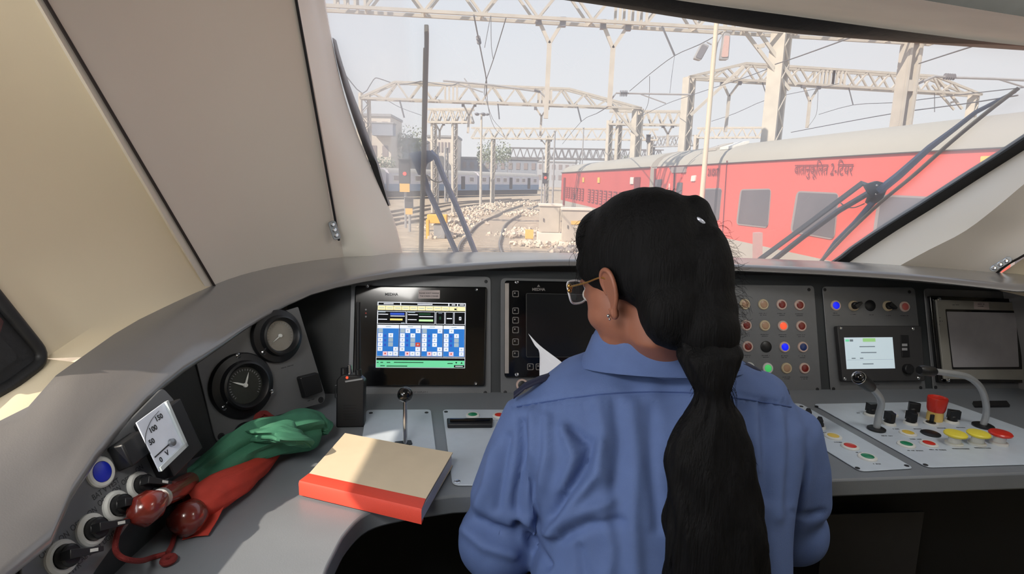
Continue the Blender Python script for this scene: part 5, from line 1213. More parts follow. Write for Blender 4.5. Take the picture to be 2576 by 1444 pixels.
# commuter train
m_cb = mat('commuter_blue_band', (110, 134, 164), .6, var=.04, scale=.5); m_cl = mat('commuter_lilac_side', (192, 192, 204), .6, var=.03, scale=.5)
def commuter(o, d, L_, label):
    d = V(d).normalized(); inw = V((-d.y, d.x, 0)); t = thing('commuter_coach', label, 'train coach', o)
    pf = [(0, -.6), (0, .35), (0, 1.75), (.2, 2.1), (.8, 2.35), (1.7, 2.42)]; pf = pf + [(3.4-u, z) for u, z in pf[::-1][1:]]
    def strip(idx, nm, m): part(nm, MB().grid([[o + d*s_ + inw*pf[i][0] + V((0, 0, pf[i][1]-o.z)) for i in idx] for s_ in (0, L_)]), m, t, smooth=50)
    strip([0, 1], 'blue_band', m_cb); strip([1, 2], 'side_wall', m_cl); strip(list(range(2, 9)), 'roof', m_cgrey); strip([8, 9, 10], 'far_side_wall', m_cl)
    for s_ in (0, L_): part('end_wall', MB().prism([o + d*s_ + inw*u + V((0, 0, z-o.z)) for u, z in pf], d*(.02 if s_ == 0 else -.02)), m_cl, t, smooth=0)
    part('underframe', MB().prism([o + inw*u + V((0, 0, z-o.z)) for u, z in ((.3, -.6), (3.1, -.6), (3.1, -1.4), (.3, -1.4))], d*L_), m_under, t, smooth=0)
    for k in range(9):
        s_ = .8 + k*2.2; isdoor = k % 3 == 1
        wn = part('door' if isdoor else 'window', sq(o, d, inw, s_, s_+(1.0 if isdoor else 1.3), (-.4 if isdoor else .7), 1.55, 0, .04), m_under if isdoor else m_white, t, smooth=0)
        if not isdoor: part('pane', sq(o, d, inw, s_+.12, s_+1.18, .8, 1.42, .04, .06), m_cfr, wn, smooth=0)
    return t
cp0, cp1 = V((-27, 58, -.6)), V((5.0, 113, -.6)); dc = (cp1-cp0).normalized()
for k, lb in enumerate(('far blue and lilac commuter coach at the left, behind the red signal', 'middle blue and lilac commuter coach seen between the wiper arms', 'farthest blue and lilac commuter coach, ending near the red coaches')):
    commuter(cp0 + dc*(21.2*k), dc, 20.7, lb)
# ---- lattice steelwork
def truss(a, b, h, par, n, wdt=.45, tk=.09, name='truss', m=None, tap0=0, tap1=0, vert=()):
    """box girder: a, b ends of the lower chord's near edge"""
    d = (b-a).normalized(); s_ = V((-d.y, d.x, 0))*wdt; mb = MB(); U = V((0, 0, h)); L_ = (b-a).length
    ta = a + d*tap0 + U; tb_ = b - d*tap1 + U
    for o in (V(), s_):
        mb.bar(a + o, b + o, tk, tk); mb.bar(ta + o, tb_ + o, tk, tk)
        if tap0: mb.bar(a + o, ta + o, tk, tk)
        if tap1: mb.bar(b + o, tb_ + o, tk, tk)
        pts = [lerp(a, b, k/(2*n)) for k in range(2*n+1)]
        for k in range(2*n):
            p, q = pts[k] + (U if k % 2 else V()), pts[k+1] + (V() if k % 2 else U)
            def cl(p):
                s1 = (p-a).dot(d); hh = h
                if tap0 and s1 < tap0: hh = h*s1/tap0
                if tap1 and s1 > L_-tap1: hh = h*(L_-s1)/tap1
                return p if p.z < a.z + h*.5 else V((p.x, p.y, p.z - h + hh))
            if k in vert:
                for j in range(4): mb.bar(pts[k]*(1-j/3) + pts[k+1]*(j/3) + o, pts[k]*(1-j/3) + pts[k+1]*(j/3) + U + o, tk*.8, tk*.8)
            else: mb.bar(cl(p) + o, cl(q) + o, tk*.75, tk*.75)
    for k in range(0, 2*n+1, 2): mb.bar(pts[k], pts[k] + s_, tk*.6, tk*.6)
    return part(name, mb, m or m_steelp, par, smooth=0)
def column(base, h, wx, wy, par, rot=0.0, n=None, m=None, slot=False, name='column'):
    """two flanges joined by zigzag lacing"""
    mb = MB(); R = Matrix.Rotation(rot, 3, 'Z'); ex, ey = R @ V((1, 0, 0)), R @ V((0, 1, 0))
    for sg in (-1, 1): mb.prism([base + ex*(sg*wx/2 + i*.05) + ey*(j*wy/2) for i, j in ((-1,-1),(1,-1),(1,1),(-1,1))], (0, 0, h))
    if slot:
        for k in range(int(h/1.5)+1):
            z0 = k*1.5; mb.prism([base + ex*(i*wx/2) + ey*(j*wy/2) + V((0, 0, z0)) for i, j in ((-1,-1),(1,-1),(1,1),(-1,1))], (0, 0, .35))
        mb.prism([base + ex*(-wx/2 + i*wx*.22) + ey*(-wy/2+j*.02) for i, j in ((0,-1),(1,-1),(1,1),(0,1))], (0, 0, h)); mb.prism([base + ex*(wx/2 - i*wx*.22) + ey*(-wy/2+j*.02) for i, j in ((0,-1),(1,-1),(1,1),(0,1))], (0, 0, h))
    else:
        n = n or int(h/(wx*1.1))
        for k in range(n):
            z0, z1 = h*k/n, h*(k+1)/n; a_, b_ = (-1, 1) if k % 2 else (1, -1)
            for sy in (-1, 1): mb.bar(base + ex*(a_*wx/2) + ey*(sy*wy/2) + V((0, 0, z0)), base + ex*(b_*wx/2) + ey*(sy*wy/2) + V((0, 0, z1)), .05, .03)
    return part(name, mb, m or m_steelp, par, smooth=0)
def yarm(par, l, r, join_, foot, z, wd=.10, m=None):
    """Y-shaped drop arm hung from the beam: l, r fork tops, join_, foot in the photo; z height of the tops"""
    a, b = Z(*l, z), Z(*r, z); yy = (a.y+b.y)/2; a = Y(*l, yy); b = Y(*r, yy); j = Y(*join_, yy); f_ = Y(*foot, yy)
    p = part('drop_arm', MB().bar(a, j, wd*.75, wd*.75).bar(b, j, wd*.75, wd*.75).bar(j, f_, wd, wd), m or m_steelp, par, smooth=0)
    for q in (a, b): part('hanger_block', MB().box(q + V((0, 0, -.02)), (wd*1.3, wd*1.3, wd*2.0)), m_insul, p, smooth=0)
    return j, f_
def gantry(label, group=None): return thing('overhead_gantry', label, 'gantry', (0, 20, GZ), group)
# gantry 1: the nearest
Z1 = 5.9; a, b = Z(900, 18.5, Z1), Z(1976, 80, Z1); dd = (b-a); t = gantry('nearest overhead gantry, its beam crossing the top of the windscreen')
a0 = a - dd*.75; b0 = b + dd*.42; t.location = (b.x, b.y, GZ)
truss(a0, b0, 1.0, t, 17, .5, .09, vert=(11, 21, 25))
cb = V((b.x, b.y + .25, GZ)); column(cb, Z1 + 1.0 - GZ, .42, .45, t, .75)
cb2 = Z(2306, 104, Z1); cb2 = V((cb2.x, cb2.y + .2, GZ)); column(cb2, Z1 + .1 - GZ, .40, .40, t, .1, slot=True)
br0, br1 = Y(1868, 72, b.y+.1), Y(1986, 226, b.y + .1); br2 = Y(1893, 70, b.y+.1); br3 = Y(1993, 214, b.y+.1)
part('brace', MB().bar(br0, br1, .07, .10).bar(br2 + V((.12, 0, 0)), br3 + V((.12, 0, 0)), .07, .10).bar(lerp(br0, br1, .3), lerp(br2, br3, .3), .07, .12).bar(lerp(br0, br1, .65), lerp(br2, br3, .65), .07, .12), m_steelp, t, smooth=0)
j1, f1 = yarm(t, (1355,50), (1416,54), (1382,110), (1373,298), Z1-.02, .13); j2, f2 = yarm(t, (1517,60), (1580,64), (1542,122), (1533,268), Z1-.02, .13)
# gantry 2 left
Z2 = 5.7; a, b = Z(905, 246, Z2), Z(1614, 272, Z2); A2, B2_ = a, b; t = gantry('second overhead gantry, beam across the middle left of the sky'); t.location = (b.x, b.y, GZ)
truss(a, b, .95, t, 12, .6, .12, tap0=2.0, tap1=4.5, vert=(7, 15))
column(V((b.x-.15, b.y+.3, GZ)), Z2 - GZ, .5, .4, t, .6); column(V((a.x+.2, a.y+.3, GZ)), Z2 + .3 - GZ, .5, .4, t, .6)
part('brace', MB().bar(Y(1538, 264, b.y), Y(1604, 342, b.y), .14, .16), m_steelp, t, smooth=0)
yarm(t, (1165,262), (1195,262), (1180,291), (1177,335), Z2-.02, .13); yarm(t, (1347,270), (1378,270), (1362,293), (1359,342), Z2-.02, .13)
# gantry 2 right
Z2 = 6.45; a, b = Z(1734, 193, Z2), Z(2470, 238, Z2); A3, B3_ = a, b; t = gantry('overhead gantry at the right above the near red coach, with braced columns'); t.location = (a.x, a.y, GZ)
truss(a, b, .80, t, 13, .6, .11, tap0=3.0, tap1=3.2, vert=(11, 12))
column(V((a.x+.1, a.y+.3, GZ)), Z2 - GZ, .42, .4, t, .6); column(V((b.x-.2, b.y+.3, GZ)), Z2 - GZ, .42, .4, t, .6)
part('brace', MB().bar(Y(1870, 167, a.y), Y(1737, 290, a.y), .11, .14), m_steelp, t, smooth=0)
part('brace', MB().bar(Y(2358, 196, b.y), Y(2420, 274, b.y), .10, .12).bar(Y(2345, 214, b.y), Y(2400, 276, b.y), .08, .10).bar(Y(2392, 258, b.y), Y(2406, 254, b.y), .08, .1), m_steelp, t, smooth=0)
yarm(t, (1817,206), (1861,206), (1834,243), (1825,332), Z2-.02, .13); yarm(t, (2021,214), (2060,217), (2037,256), (2030,322), Z2-.02, .13)
# gantry 3 and farther ones
def far(label, a, b, h, n, cols, z=5.7, tk=.14, ys=(), m=None, dy=0):
    A, B = Z(*a, z), Z(*b, z); t = gantry(label); t.location = (A.x, A.y, GZ)
    truss(A, B, h, t, n, .7, tk, m=m)
    for px in cols:
        u = (px-a[0])/(b[0]-a[0]); q = lerp(A, B, u); column(V((q.x, q.y+.35, GZ)), z + h*.3 - GZ, .34, .3, t, .6, m=m)
    for y4 in ys: yarm(t, *y4, z-.02, .16, m=m)
far('third overhead gantry on the left, low across the horizon', (1185,347), (1655,352), 1.1, 16, (1243, 1385, 1640), ys=(((1362,352),(1386,352),(1374,366),(1372,385)),))
far('short overhead gantry just right of the left wiper blade', (1076,307), (1186,307), 1.0, 5, (1090, 1143), ys=(((1095,310),(1116,310),(1106,330),(1106,352)),))
far('overhead gantry between the two braced columns in the centre right', (1532,312), (1722,314), 1.0, 7, (1536, 1560), ys=(((1668,316),(1692,316),(1680,338),(1679,368)),))
far('low distant gantry just above the near red coach roof', (1752,346), (1958,345), .9, 8, (1755,))
far('faint distant gantry low behind the coupling of the red coaches', (1640,369), (1735,366), 1.2, 5, (1645,), m=m_steelg)
# footbridge
fa, fb = Z(1282, 398, 6.2), Z(1668, 402, 6.2); fy = 150.0; fa = Y(1282, 398, fy); fb = Y(1668, 404, fy)
t = thing('footbridge', 'dark steel footbridge spanning the tracks in the far distance', 'bridge', (fa.x, fa.y, GZ)); m_fb = mat('weathered_bridge_steel', (120, 120, 124), .8, var=.1, scale=.3)
truss(fa, fb, 2.6, t, 22, 2.5, .28, m=m_fb, name='span'); part('deck', MB().prism([fa + V((0, 0, .1)), fb + V((0, 0, .1)), fb + V((0, 2.5, .1)), fa + V((0, 2.5, .1))], (0, 0, .25)), m_fb, t, smooth=0)
for q in (fa, lerp(fa, fb, .45), fb): column(V((q.x, q.y+1, GZ)), q.z - GZ, 1.0, .8, t, 0, m=m_fb)
# masts
def mast(label, px, top, bot_y, w_, dpt, lattice=True, m=None):
    q = Y(px[1], bot_y, dpt); base = V((q.x, q.y, GZ)); tp_ = Y(px[0], top, dpt); t = thing('lattice_mast', label, 'mast', base)
    if lattice: column(base, tp_.z - GZ, w_, w_*.8, t, .5, m=m or m_steelg)
    else: part('pole', MB().cyl(base, V((base.x, base.y, tp_.z)), w_/2, w_/2*.8, 12), m or m_steelg, t)
    part('cap_plate', MB().box(V((base.x, base.y, tp_.z)), (w_*1.3, w_*1.3, .08)), m or m_steelg, t)
mast('lattice mast directly right of the left wiper arms', (1143, 1143), 345, 500, .45, 62); mast('thin lattice mast between wiper arm and lamp mast, nearer the wiper', (1123, 1123), 372, 492, .35, 70)
mast('lattice mast left of the wiper joint', (1098, 1098), 368, 485, .4, 66); mast('plain thin pole beside the distant red signal, on its right', (1390, 1390), 330, 507, .16, 48, False); mast('plain thin pole beside the distant red signal, on its left', (1364, 1362), 385, 503, .14, 52, False)
mast('thin plain pole standing above the far red coach roof', (1464, 1464), 322, 420, .14, 60, False)
# tall lamp mast with a ring of lights
q = Y(1209, 497, 58); base = V((q.x, q.y, GZ)); tz = Y(1212, 286, 58).z; t = thing('lamp_mast', 'tall pale lamp mast with a spread of lights at its top, left of centre', 'lamp', base)
part('pole', MB().cyl(base, V((base.x, base.y, tz)), .14, .09, 12), m_steelp, t)
for k in range(5):
    a_ = math.radians(72*k); p = V((base.x + .55*math.cos(a_), base.y + .55*math.sin(a_), tz - .05)); l_ = part('light_head', MB().sphere(p, (.22, .16, .12), 12, 8), m_insul, t); part('bracket', MB().bar(V((base.x, base.y, tz)), p, .05, .05), m_steelg, l_, smooth=0)
# near light pole with two floodlights
pb_ = 17.0; q0, q1 = Y(1803, 50, pb_), Y(1764, 520, pb_); m_pole = mat('cream_pole', (200, 192, 174), .5, var=.03)
t = thing('light_pole', 'slim cream pole rising in front of the red coaches, with two floodlights near its top', 'lamp', V((q1.x, q1.y, GZ)))
part('pole', MB().cyl(q1 + (q1-q0).normalized()*1.6, q0, .078, .062, 18), m_pole, t)
for (p4, m, nm) in (([(1767,107),(1785,114),(1764,152),(1746,147)], m_insul, 'grey'), ([(1823,82),(1838,84),(1833,150),(1812,150)], mat('pinkish_lamp_glass', (196, 164, 158), .4), 'pink')):
    hd = part('floodlight', MB().prism(rpoly([Y(*p, pb_-.1) for p in p4], .05), V((0, .16, 0))), m_steelg, t, bevel=.01, label=nm + ' floodlight')
    c_ = sum((V((*p, 0)) for p in p4), V())/4
    part('glass', MB().prism(rpoly([Y(*(V((*p, 0))*.8 + c_*.2).xy, pb_-.12) for p in p4], .04), V((0, .02, 0))), m, hd)
part('bracket', MB().tube([Y(1790, 112, pb_), Y(1778, 106, pb_)], .02, 6).tube(catmull([Y(1798, 160, pb_), Y(1805, 110, pb_), Y(1822, 80, pb_)], 4), .018, 6), m_steelg, t)
# ---- insulated cantilevers and wires
def insul(a, b, par, n=5, r=.09):
    for k in range(n): 
        c = lerp(a, b, (k+.5)/n); d_ = (b-a).normalized(); par.lathe(c - d_*.02, d_, [(.02, -.008), (r, 0), (r*.9, .008), (.02, .016)], 12)
def cant(label, pts, yv, ins, rod=.03, drop=()):
    t = thing('cantilever_arm', label, 'bracket', Y(*pts[0], yv)); part('tube', MB().tube([Y(*p, yv) for p in pts], rod, 8), m_steelg, t)
    m = MB(); insul(Y(*ins[0], yv), Y(*ins[1], yv), m, 5, ins[2]); part('insulator', m, m_insul, t)
    for dp in drop: part('stay', MB().tube([Y(*p, yv) for p in dp], rod*.7, 6), m_steelg, t)
cant('slanting cantilever arm above the second gantry, left of the long drop arm', [(1115,203),(1240,214),(1358,231),(1374,246)], f1.y, ((1345,226),(1360,232),.06), .028, [[(1150,210),(1215,232)],[(1168,197),(1192,232)]])
cant('level cantilever arm with ribbed insulator right of the second drop arm', [(1538,250),(1550,234),(1640,236),(1738,238)], f2.y, ((1560,235),(1580,235),.10), .026, [[(1612,237),(1675,260)]])
cant('cantilever arm with a fat pale insulator at the far right, above the wiper tip', [(2310,210),(2352,192),(2400,195),(2500,198),(2600,203)], Y(2310,210,20).y, ((2376,192),(2404,194),.105), .04, [[(2515,200),(2580,220)]])
def yl(px): return A2.y + (B2_.y-A2.y)*(px-905)/(1614-905)
def yr(px): return A3.y + (B3_.y-A3.y)*(px-1734)/(2470-1734)
def wire(label, pts, ya, yb=None, r=.012, ins=None):
    n = len(pts); P_ = [Y(x, y, ya if yb is None else lerp(ya, yb, k/(n-1))) for k, (x, y) in enumerate(pts)]
    t = thing('overhead_wire', label, 'wire', P_[0], 'overhead line wires')
    part('conductor', MB().tube(catmull(P_, 3), r, 5), m_wire, t)
    if ins:
        m = MB(); insul(lerp(P_[0], P_[1], ins[0]), lerp(P_[0], P_[1], ins[1]), m, 5, .07); part('insulator', m, m_insul, t)
yA = 17.5
wire('stay with a ribbed insulator hanging from the nearest beam, left of centre', [(1192,38),(1206,110),(1212,140),(1224,205),(1222,240)], yA, 24, .022, (.75, 1.0))
wire('wire falling left from the nearest beam to the wire crossing', [(1273,45),(1241,150),(1222,205),(1218,235)], yA, 26, .016)
wire('short thin wire between the stay and the beam', [(1234,40),(1219,120)], yA, None, .010); wire('thin dropper wire hanging straight under the nearest beam', [(1235,40),(1236,115),(1241,150)], yA, None, .010)
wire('contact wire running away down the left of centre', [(1222,205),(1232,290),(1250,330),(1275,350)], 24, 60, .016); wire('second wire running away beside the contact wire', [(1218,235),(1240,300),(1262,325)], 24, 50, .014)
wire('strut hanging from the nearest beam, right of centre', [(1665,66),(1682,105),(1697,140)], yA, None, .03)
wire('wire rising to the right towards the light pole', [(1584,229),(1640,182),(1697,140),(1760,112),(1818,80)], 26, 17, .014); wire('lower wire rising right past the floodlights', [(1612,292),(1675,262),(1737,240),(1860,200),(1940,170)], 34, 20, .014)
wire('wire rising to the header beyond the lattice column', [(1950,162),(2010,142),(2148,92)], 18, 13, .016)
wire('curved jumper wire hanging under the level cantilever', [(1634,192),(1633,240),(1627,270),(1612,292)], 23.75, 34, .012); wire('thin dropper right of the curved jumper', [(1697,140),(1690,190),(1685,236)], 21.5, f2.y, .008)
wire('strut hanging below the right gantry beam, between its arms', [(1915,200),(1925,230),(1934,250)], yr(1915), None, .03); wire('wire rising to the right under the right gantry', [(1790,305),(1850,285),(1934,249),(2060,222),(2110,210)], 34, 24, .014)
wire('strut hanging below the right gantry beam, right of its second arm', [(2133,213),(2146,264)], yr(2133), None, .03); wire('wire crossing the far right just above the coach roof', [(1990,333),(2100,312),(2250,285),(2420,262),(2560,240)], 30, 14, .018)
wire('wire rising to the right behind the slotted column', [(2060,288),(2146,264),(2250,258),(2400,240),(2576,220)], 30, 16, .014); wire('wire with clamps rising to the header at the far right', [(2312,160),(2380,138),(2449,116)], 15, 12, .016)
wire('vertical strut at the far right above the coach roof', [(2351,226),(2351,282)], yr(2351), None, .02); wire('curved jumper wire beside the right gantry drop arm', [(2058,212),(2056,270),(2050,295),(2030,322)], yr(2058), None, .012)
wire('sagging wires left of the wiper blade', [(870,190),(912,235),(940,200),(955,198),(1005,213),(1060,204)], yl(912)+.3, yl(1000), .03); wire('sagging wire between wiper blade and cantilever', [(1060,204),(1125,215),(1160,206)], yl(1000), f1.y, .022)
wire('long feeder wire sloping down at the left under the second gantry', [(965,247),(1010,272),(1060,290)], yl(965), 60, .02); wire('short strut under the second gantry, left of the wiper', [(1004,247),(1017,296)], yl(1004), None, .05)
wire('strut under the second gantry beam, right of centre', [(1252,255),(1256,300)], yl(1252), None, .04); wire('strut under the second gantry near its right end', [(1451,262),(1462,306)], yl(1451), None, .045)
wire('wire rising from the far strut to the right', [(1415,362),(1462,306),(1500,286),(1533,266)], 62, f2.y, .02)
# ---- ground-side equipment
m_box = mat('weathered_cream_cabinet', (186, 177, 165), .8, var=.1, scale=2); m_conc = mat('whitewashed_plinth', (214, 208, 198), .9, var=.05); m_yelp = mat('yellow_paint', (228, 180, 84), .6, var=.08)
def cabinet(label, x0, x1, ytop, ybot, dpt, plinth=0.0, sign=False):
    a, b = Y(x0, ybot, dpt), Y(x1, ybot, dpt); zt_ = Y(x0, ytop, dpt).z; w_ = b.x-a.x; cx_ = (a.x+b.x)/2; zb_ = max(a.z, GZ)
    t = thing('trackside_cabinet', label, 'cabinet', (cx_, dpt, GZ)); h_ = zt_-zb_
    part('body', MB().box((cx_, dpt+.35, zb_+h_/2), (w_*.94, .7, h_)), m_box, t, smooth=0, bevel=.01); part('roof', MB().box((cx_, dpt+.35, zt_+.03), (w_*1.06, .82, .10)), m_conc, t, smooth=0, bevel=.01)
    dr = part('door', MB().box((cx_, dpt-.015, zb_+h_*.5), (w_*.8, .03, h_*.86)), m_box, t, smooth=0, bevel=.006); part('handle', MB().box((cx_-w_*.3, dpt-.05, zb_+h_*.5), (.03, .05, .14)), m_under, dr, smooth=0)
    part('plinth', MB().box((cx_, dpt+.35, (zb_+GZ)/2-.05), (w_*1.12, .95, max(.15, zb_-GZ+.2))), m_conc, t, smooth=0, bevel=.02)
    if sign: part('sign', MB().box((cx_+w_*.05, dpt-.045, zb_+h_*.62), (w_*.48, .02, .16)), m_yelp, t, smooth=0)
cabinet('tall pale trackside cabinet on a white plinth, left of the two', 1355, 1411, 517, 588, 26); cabinet('wider trackside cabinet with a small yellow sign, partly behind her hair', 1412, 1484, 527, 612, 25.4, sign=True)
q = Z(1331, 612, GZ); t = thing('yellow_marker_box', 'small yellow box on legs beside the curving track, left of the cabinets', 'box', q)
part('body', MB().box(q + V((0, .1, .42)), (.38, .25, .42)), m_yelp, t, smooth=0, bevel=.01)
for sg in (-1, 1): part('leg', MB().box(q + V((sg*.14, .1, .1)), (.05, .05, .24)), m_yelp, t, smooth=0)
q = Z(1076, 600, GZ); t = thing('point_machine', 'yellow point motor and lever stand beside the left wiper blade', 'machine', q)
part('stand', MB().box(q + V((0, 0, .45)), (.14, .2, .95)), m_yelp, t, smooth=0, bevel=.01); part('motor', MB().box(q + V((.45, .2, .95)), (.95, .5, .42)), m_yelp, t, smooth=0, bevel=.03); part('casing', MB().box(q + V((.55, .3, .35)), (.55, .5, .7)), m_steelg, t, smooth=0, bevel=.03)
m_sig = mat('black_signal_backing', (58, 58, 64), .7); m_sred = mat('signal_red_light', (255, 60, 50), .3, emit=2.2)
def signal(label, px, ytop, ybot, w_, dpt, lightp, plate_=None, base=None):
    a = Y(px, ybot, dpt); b = Y(px, ytop, dpt); t = thing('railway_signal', label, 'signal', V((a.x, a.y, GZ)))
    part('post', MB().cyl(V((a.x, a.y+.15, GZ)), b + V((0, .15, 0)), .07, n=10), m_steelg, t)
    hd = part('head', MB().box(lerp(a, b, .5), (w_, .25, (b.z-a.z))), m_sig, t, smooth=0, bevel=.02); part('hood', MB().box(b + V((0, -.12, .02)), (w_*1.1, .35, .04)), m_sig, hd, smooth=0)
    if lightp: l_ = Y(*lightp, dpt-.14); part('red_light', MB().lathe(l_, V((0, -1, 0)), [(.10, 0), (.09, .03), (0, .05)], 16), m_sred, hd)
    if plate_: c = Y(*plate_, dpt-.1); part('number_plate', MB().box(c, (w_*.9, .03, w_*.85)), m_yelp, t, smooth=0)
signal('tall signal showing red at the left, behind the wiper joint', 1018, 402, 462, .62, 33, (1018,437), (1018,471))
signal('low dark signal with a yellow plate at the left', 1029, 498, 524, .42, 31, None, (1029,531)); signal('distant signal showing red between the thin poles and the far coach', 1371, 436, 462, .38, 46, (1372,447))
signal('dark oval signal head above the far red coach roof', 1631, 340, 358, .4, 60, None)
# rubble and stones: nobody could count it
def rubble(name, label, centers, n, seed):
    rnd = random.Random(seed); mb = MB()
    for k in range(n):
        a, b, rr = rnd.choice(centers); u = rnd.random(); p = lerp(Z(*a, GZ), Z(*b, GZ), u); sp_ = rr*rnd.gauss(0, .5); s_ = rnd.uniform(.035, .11)*(1.3 if rnd.random() > .9 else 1)
        c = p + V((sp_, rnd.gauss(0, .5)*rr, .04 + max(0, .22*rr*(1-abs(sp_)/rr))*rnd.random()))
        vs = []; R = Matrix.Rotation(rnd.uniform(0, 6), 3, V((rnd.random(), rnd.random(), rnd.random()+.1)))
        for x in (-1, 1):
            for y in (-1, 1):
                for z in (-1, 1): vs.append(c + R @ V((x*s_*rnd.uniform(.6, 1.2), y*s_*rnd.uniform(.6, 1.2), z*s_*rnd.uniform(.5, .9))))
        mb.add(vs, [(0,1,3,2),(4,6,7,5),(0,4,5,1),(2,3,7,6),(0,2,6,4),(1,5,7,3)])
    solo(name, mb, m_stone, label, 'rubble', kind='stuff', smooth=0)
rubble('rubble', 'heap of pale broken stones between the two tracks', [((1125,572),(1185,555),1.3), ((1160,548),(1215,528),1.6), ((1200,530),(1260,516),1.8), ((1120,600),(1150,580),.8)], 1100, 1)
rubble('rubble', 'pale broken stones strewn around the cabinets', [((1290,598),(1325,582),1.0), ((1300,545),(1345,530),1.2), ((1320,615),(1480,625),.8), ((1290,520),(1340,512),2.0), ((1420,628),(1500,640),.9)], 900, 2)
# ---- far buildings and trees
def bld(label, x0, x1, ytop, ybot, dpt, m, winr=0, winc=0, mw=None, roof=None):
    a, b = Y(x0, ybot, dpt), Y(x1, ybot, dpt); zt_ = Y((x0+x1)/2, ytop, dpt).z; w_ = b.x-a.x; t = thing('building', label, 'building', ((a.x+b.x)/2, dpt, GZ))
    part('walls', MB().box(((a.x+b.x)/2, dpt+6, (zt_+GZ)/2), (w_, 12, zt_-GZ)), m, t, smooth=0); part('roof', MB().box(((a.x+b.x)/2, dpt+6, zt_+.2), (w_*1.05, 12.6, .5)), roof or m_steelg, t, smooth=0)
    z0 = max(a.z, GZ)
    for i in range(winr):
        for j in range(winc): part('window', MB().box((a.x + w_*(j+.5)/winc, dpt-.05, z0 + (zt_-z0)*(i+.55)/winr), (w_/winc*.5, .12, (zt_-z0)/winr*.45)), mw or m_cfr, t, smooth=0)
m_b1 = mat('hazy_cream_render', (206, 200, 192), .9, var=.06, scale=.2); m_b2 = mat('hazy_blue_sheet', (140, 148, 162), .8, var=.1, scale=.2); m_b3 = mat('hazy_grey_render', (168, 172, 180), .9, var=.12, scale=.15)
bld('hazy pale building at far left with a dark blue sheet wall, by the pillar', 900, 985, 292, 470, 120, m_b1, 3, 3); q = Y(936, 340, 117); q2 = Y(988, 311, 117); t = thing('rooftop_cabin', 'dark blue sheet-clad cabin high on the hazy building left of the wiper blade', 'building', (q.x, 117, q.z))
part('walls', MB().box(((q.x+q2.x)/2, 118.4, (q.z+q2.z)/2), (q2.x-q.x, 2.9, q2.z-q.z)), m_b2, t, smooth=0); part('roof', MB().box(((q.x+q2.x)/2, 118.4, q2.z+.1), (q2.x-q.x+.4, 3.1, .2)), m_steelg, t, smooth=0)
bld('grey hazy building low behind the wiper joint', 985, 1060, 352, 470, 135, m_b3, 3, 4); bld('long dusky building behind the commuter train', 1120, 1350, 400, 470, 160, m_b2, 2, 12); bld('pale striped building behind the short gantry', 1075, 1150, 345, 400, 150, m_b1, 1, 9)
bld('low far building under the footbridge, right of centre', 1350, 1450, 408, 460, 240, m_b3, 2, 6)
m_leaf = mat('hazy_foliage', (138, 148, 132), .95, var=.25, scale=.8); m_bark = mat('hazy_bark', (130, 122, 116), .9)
def tree(label, px, ytop, ybot, wpx, dpt, seed):
    rnd = random.Random(seed); b = Y(px, ybot, dpt); tz_ = Y(px, ytop, dpt).z; w_ = wpx*dpt/F; base = V((b.x, dpt, GZ)); t = thing('tree', label, 'tree', base); h_ = tz_-GZ
    part('trunk', MB().tube([base, base + V((.2, 0, h_*.4)), base + V((0, 0, h_*.75))], [.35, .25, .12], 8), m_bark, t)
    mb = MB()
    for k in range(900):
        a_, e_ = rnd.uniform(0, 6.28), rnd.gauss(0, .42); rr = rnd.random()**.4; c = base + V((w_*.5*rr*math.cos(a_), w_*.4*rr*math.sin(a_), h_*(.68 + .3*max(-1, min(1, e_))*(1-.3*rr))))
        s_ = w_*.035*rnd.uniform(.6, 1.4); n1 = V((rnd.gauss(0, 1), rnd.gauss(0, 1), rnd.gauss(0, 1))).normalized(); n2 = n1.orthogonal().normalized(); n3 = n1.cross(n2)
        mb.add([c + n2*s_, c + n3*s_*.6, c - n2*s_, c - n3*s_*.6], [(0, 1, 2, 3)])
    part('foliage', mb, m_leaf, t, smooth=0)
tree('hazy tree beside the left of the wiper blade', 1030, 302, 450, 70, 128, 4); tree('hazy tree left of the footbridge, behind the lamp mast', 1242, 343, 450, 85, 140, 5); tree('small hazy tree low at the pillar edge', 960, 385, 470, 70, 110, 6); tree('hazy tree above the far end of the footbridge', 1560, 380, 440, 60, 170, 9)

# ================================================================== WIPERS ON THE WINDSCREEN
wm = bpy.data.objects['window_2'].data; bw = BVHTree.FromPolygons([q.co for q in wm.vertices], [tuple(p.vertices) for p in wm.polygons])
def G(px, py, off=.03):
    d = D(px, py).normalized(); h = bw.ray_cast(CAM, d)
    return h[0] + d*off if h[0] else P(px, py, 1.95)
m_wip = mat('blue_grey_wiper_arm', (104, 120, 152), .5, var=.05); m_wb = mat('wiper_rubber', (122, 122, 124), .6); m_wbr = mat('silver_wiper_strip', (170, 168, 160), .4, .4)
t = thing('windscreen_wiper', 'left windscreen wiper with upright blade and paired blue-grey arms', 'wiper', G(1062, 630))
bl = [G(x, y, .02) for x, y in ((1073,72),(1073,120),(1070,250),(1067,400),(1063,520),(1060,640))]
part('blade', MB().tube(catmull(bl, 4), .0066, 6), m_wb, t); part('blade_strip', MB().tube(catmull([q + V((-.007, .002, 0)) for q in bl[1:]], 4), .003, 6), m_wbr, t)
part('tip', MB().box(bl[0], (.012, .012, .02)), m_wbr, t, bevel=.002)
jq = [G(x, y, .035) for x, y in ((1028,386),(1055,380),(1082,378),(1096,392),(1088,403),(1074,412),(1066,440),(1052,440),(1040,415))]
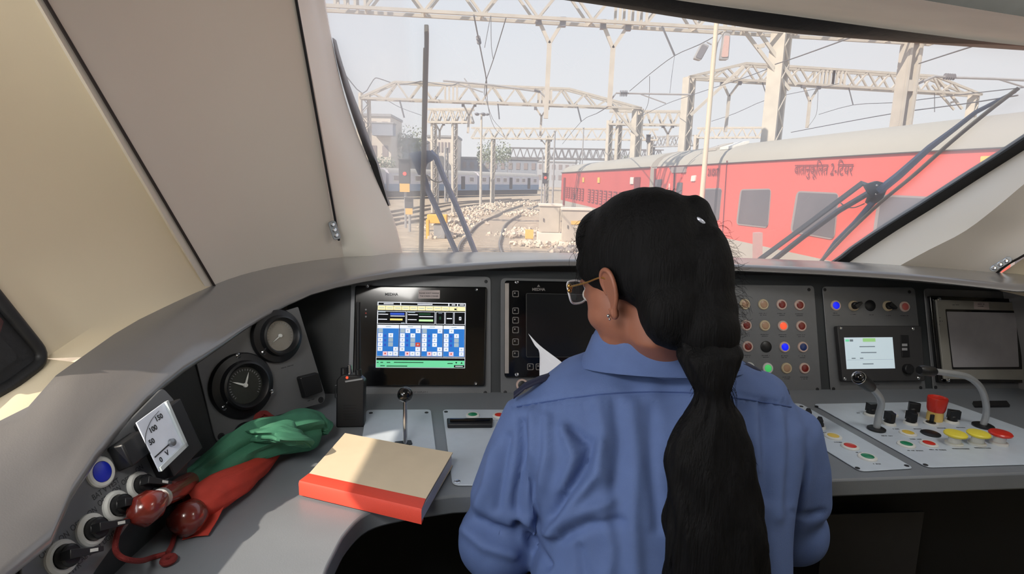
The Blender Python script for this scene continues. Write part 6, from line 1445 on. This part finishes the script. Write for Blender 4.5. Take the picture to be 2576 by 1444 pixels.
part('joint_plate', MB().prism(jq, V((0, .012, 0))), m_wip, t, bevel=.002)
for pts in ([(1062,430),(1075,475),(1110,550),(1150,640)], [(1082,382),(1096,395),(1118,450),(1160,545),(1198,642)]):
    part('arm', MB().tube([G(x, y, .05) for x, y in pts], .0098, 4), m_wip, t, smooth=30)
part('washer_hose', MB().tube(catmull([G(x, y, .045) for x, y in ((1074,440),(1085,452),(1100,458),(1112,456),(1117,448))], 5), .0022, 6), m_wbr, t)
t = thing('windscreen_wiper', 'right windscreen wiper lying diagonally with paired grey arms', 'wiper', G(2060, 645))
m_wg = mat('grey_wiper_arm', (122, 124, 130), .45, .2)
bl = [G(x, y, .02) for x, y in ((2062,662),(2130,590),(2215,510),(2300,440),(2390,360),(2480,285),(2562,222))]
part('blade', MB().tube(catmull(bl, 4), .0055, 6), m_wb, t); part('blade_strip', MB().tube(catmull([q + V((-.006, .002, -.002)) for q in bl], 4), .0028, 6), m_wbr, t)
part('spring_arm', MB().tube([G(x, y, .04) for x, y in ((2212,480),(2260,442),(2340,370),(2400,325),(2455,282),(2555,230))], [.013, .012, .009, .007, .006, .004], 6), m_wip, t)
part('lower_link', MB().tube([G(x, y, .03) for x, y in ((2195,510),(2150,560),(2100,608),(2070,650))], [.009, .007, .005, .004], 6), m_wip, t)
jq = [G(x, y, .045) for x, y in ((2176,465),(2208,455),(2226,460),(2232,478),(2222,500),(2196,518),(2182,510),(2190,490))]
part('joint_plate', MB().prism(jq, V((0, .016, 0))), mat('dark_joint', (72, 74, 82), .5), t, bevel=.002)
for pts in ([(2182,468),(2170,460),(2110,505),(2010,580),(1896,664)], [(2184,486),(2110,530),(2020,596),(1934,664)]):
    part('arm', MB().tube([G(x, y, .055) for x, y in pts], .0092, 4), m_wg, t, smooth=30)
part('washer_hose', MB().tube(catmull([G(x, y, .05) for x, y in ((2112,508),(2128,520),(2150,522),(2175,512))], 5), .002, 6), m_wbr, t)
for p in ((2204,488),(2206,466)): part('bolt', MB().sphere(G(*p, .036), .004, 10, 8), m_chrome, t)
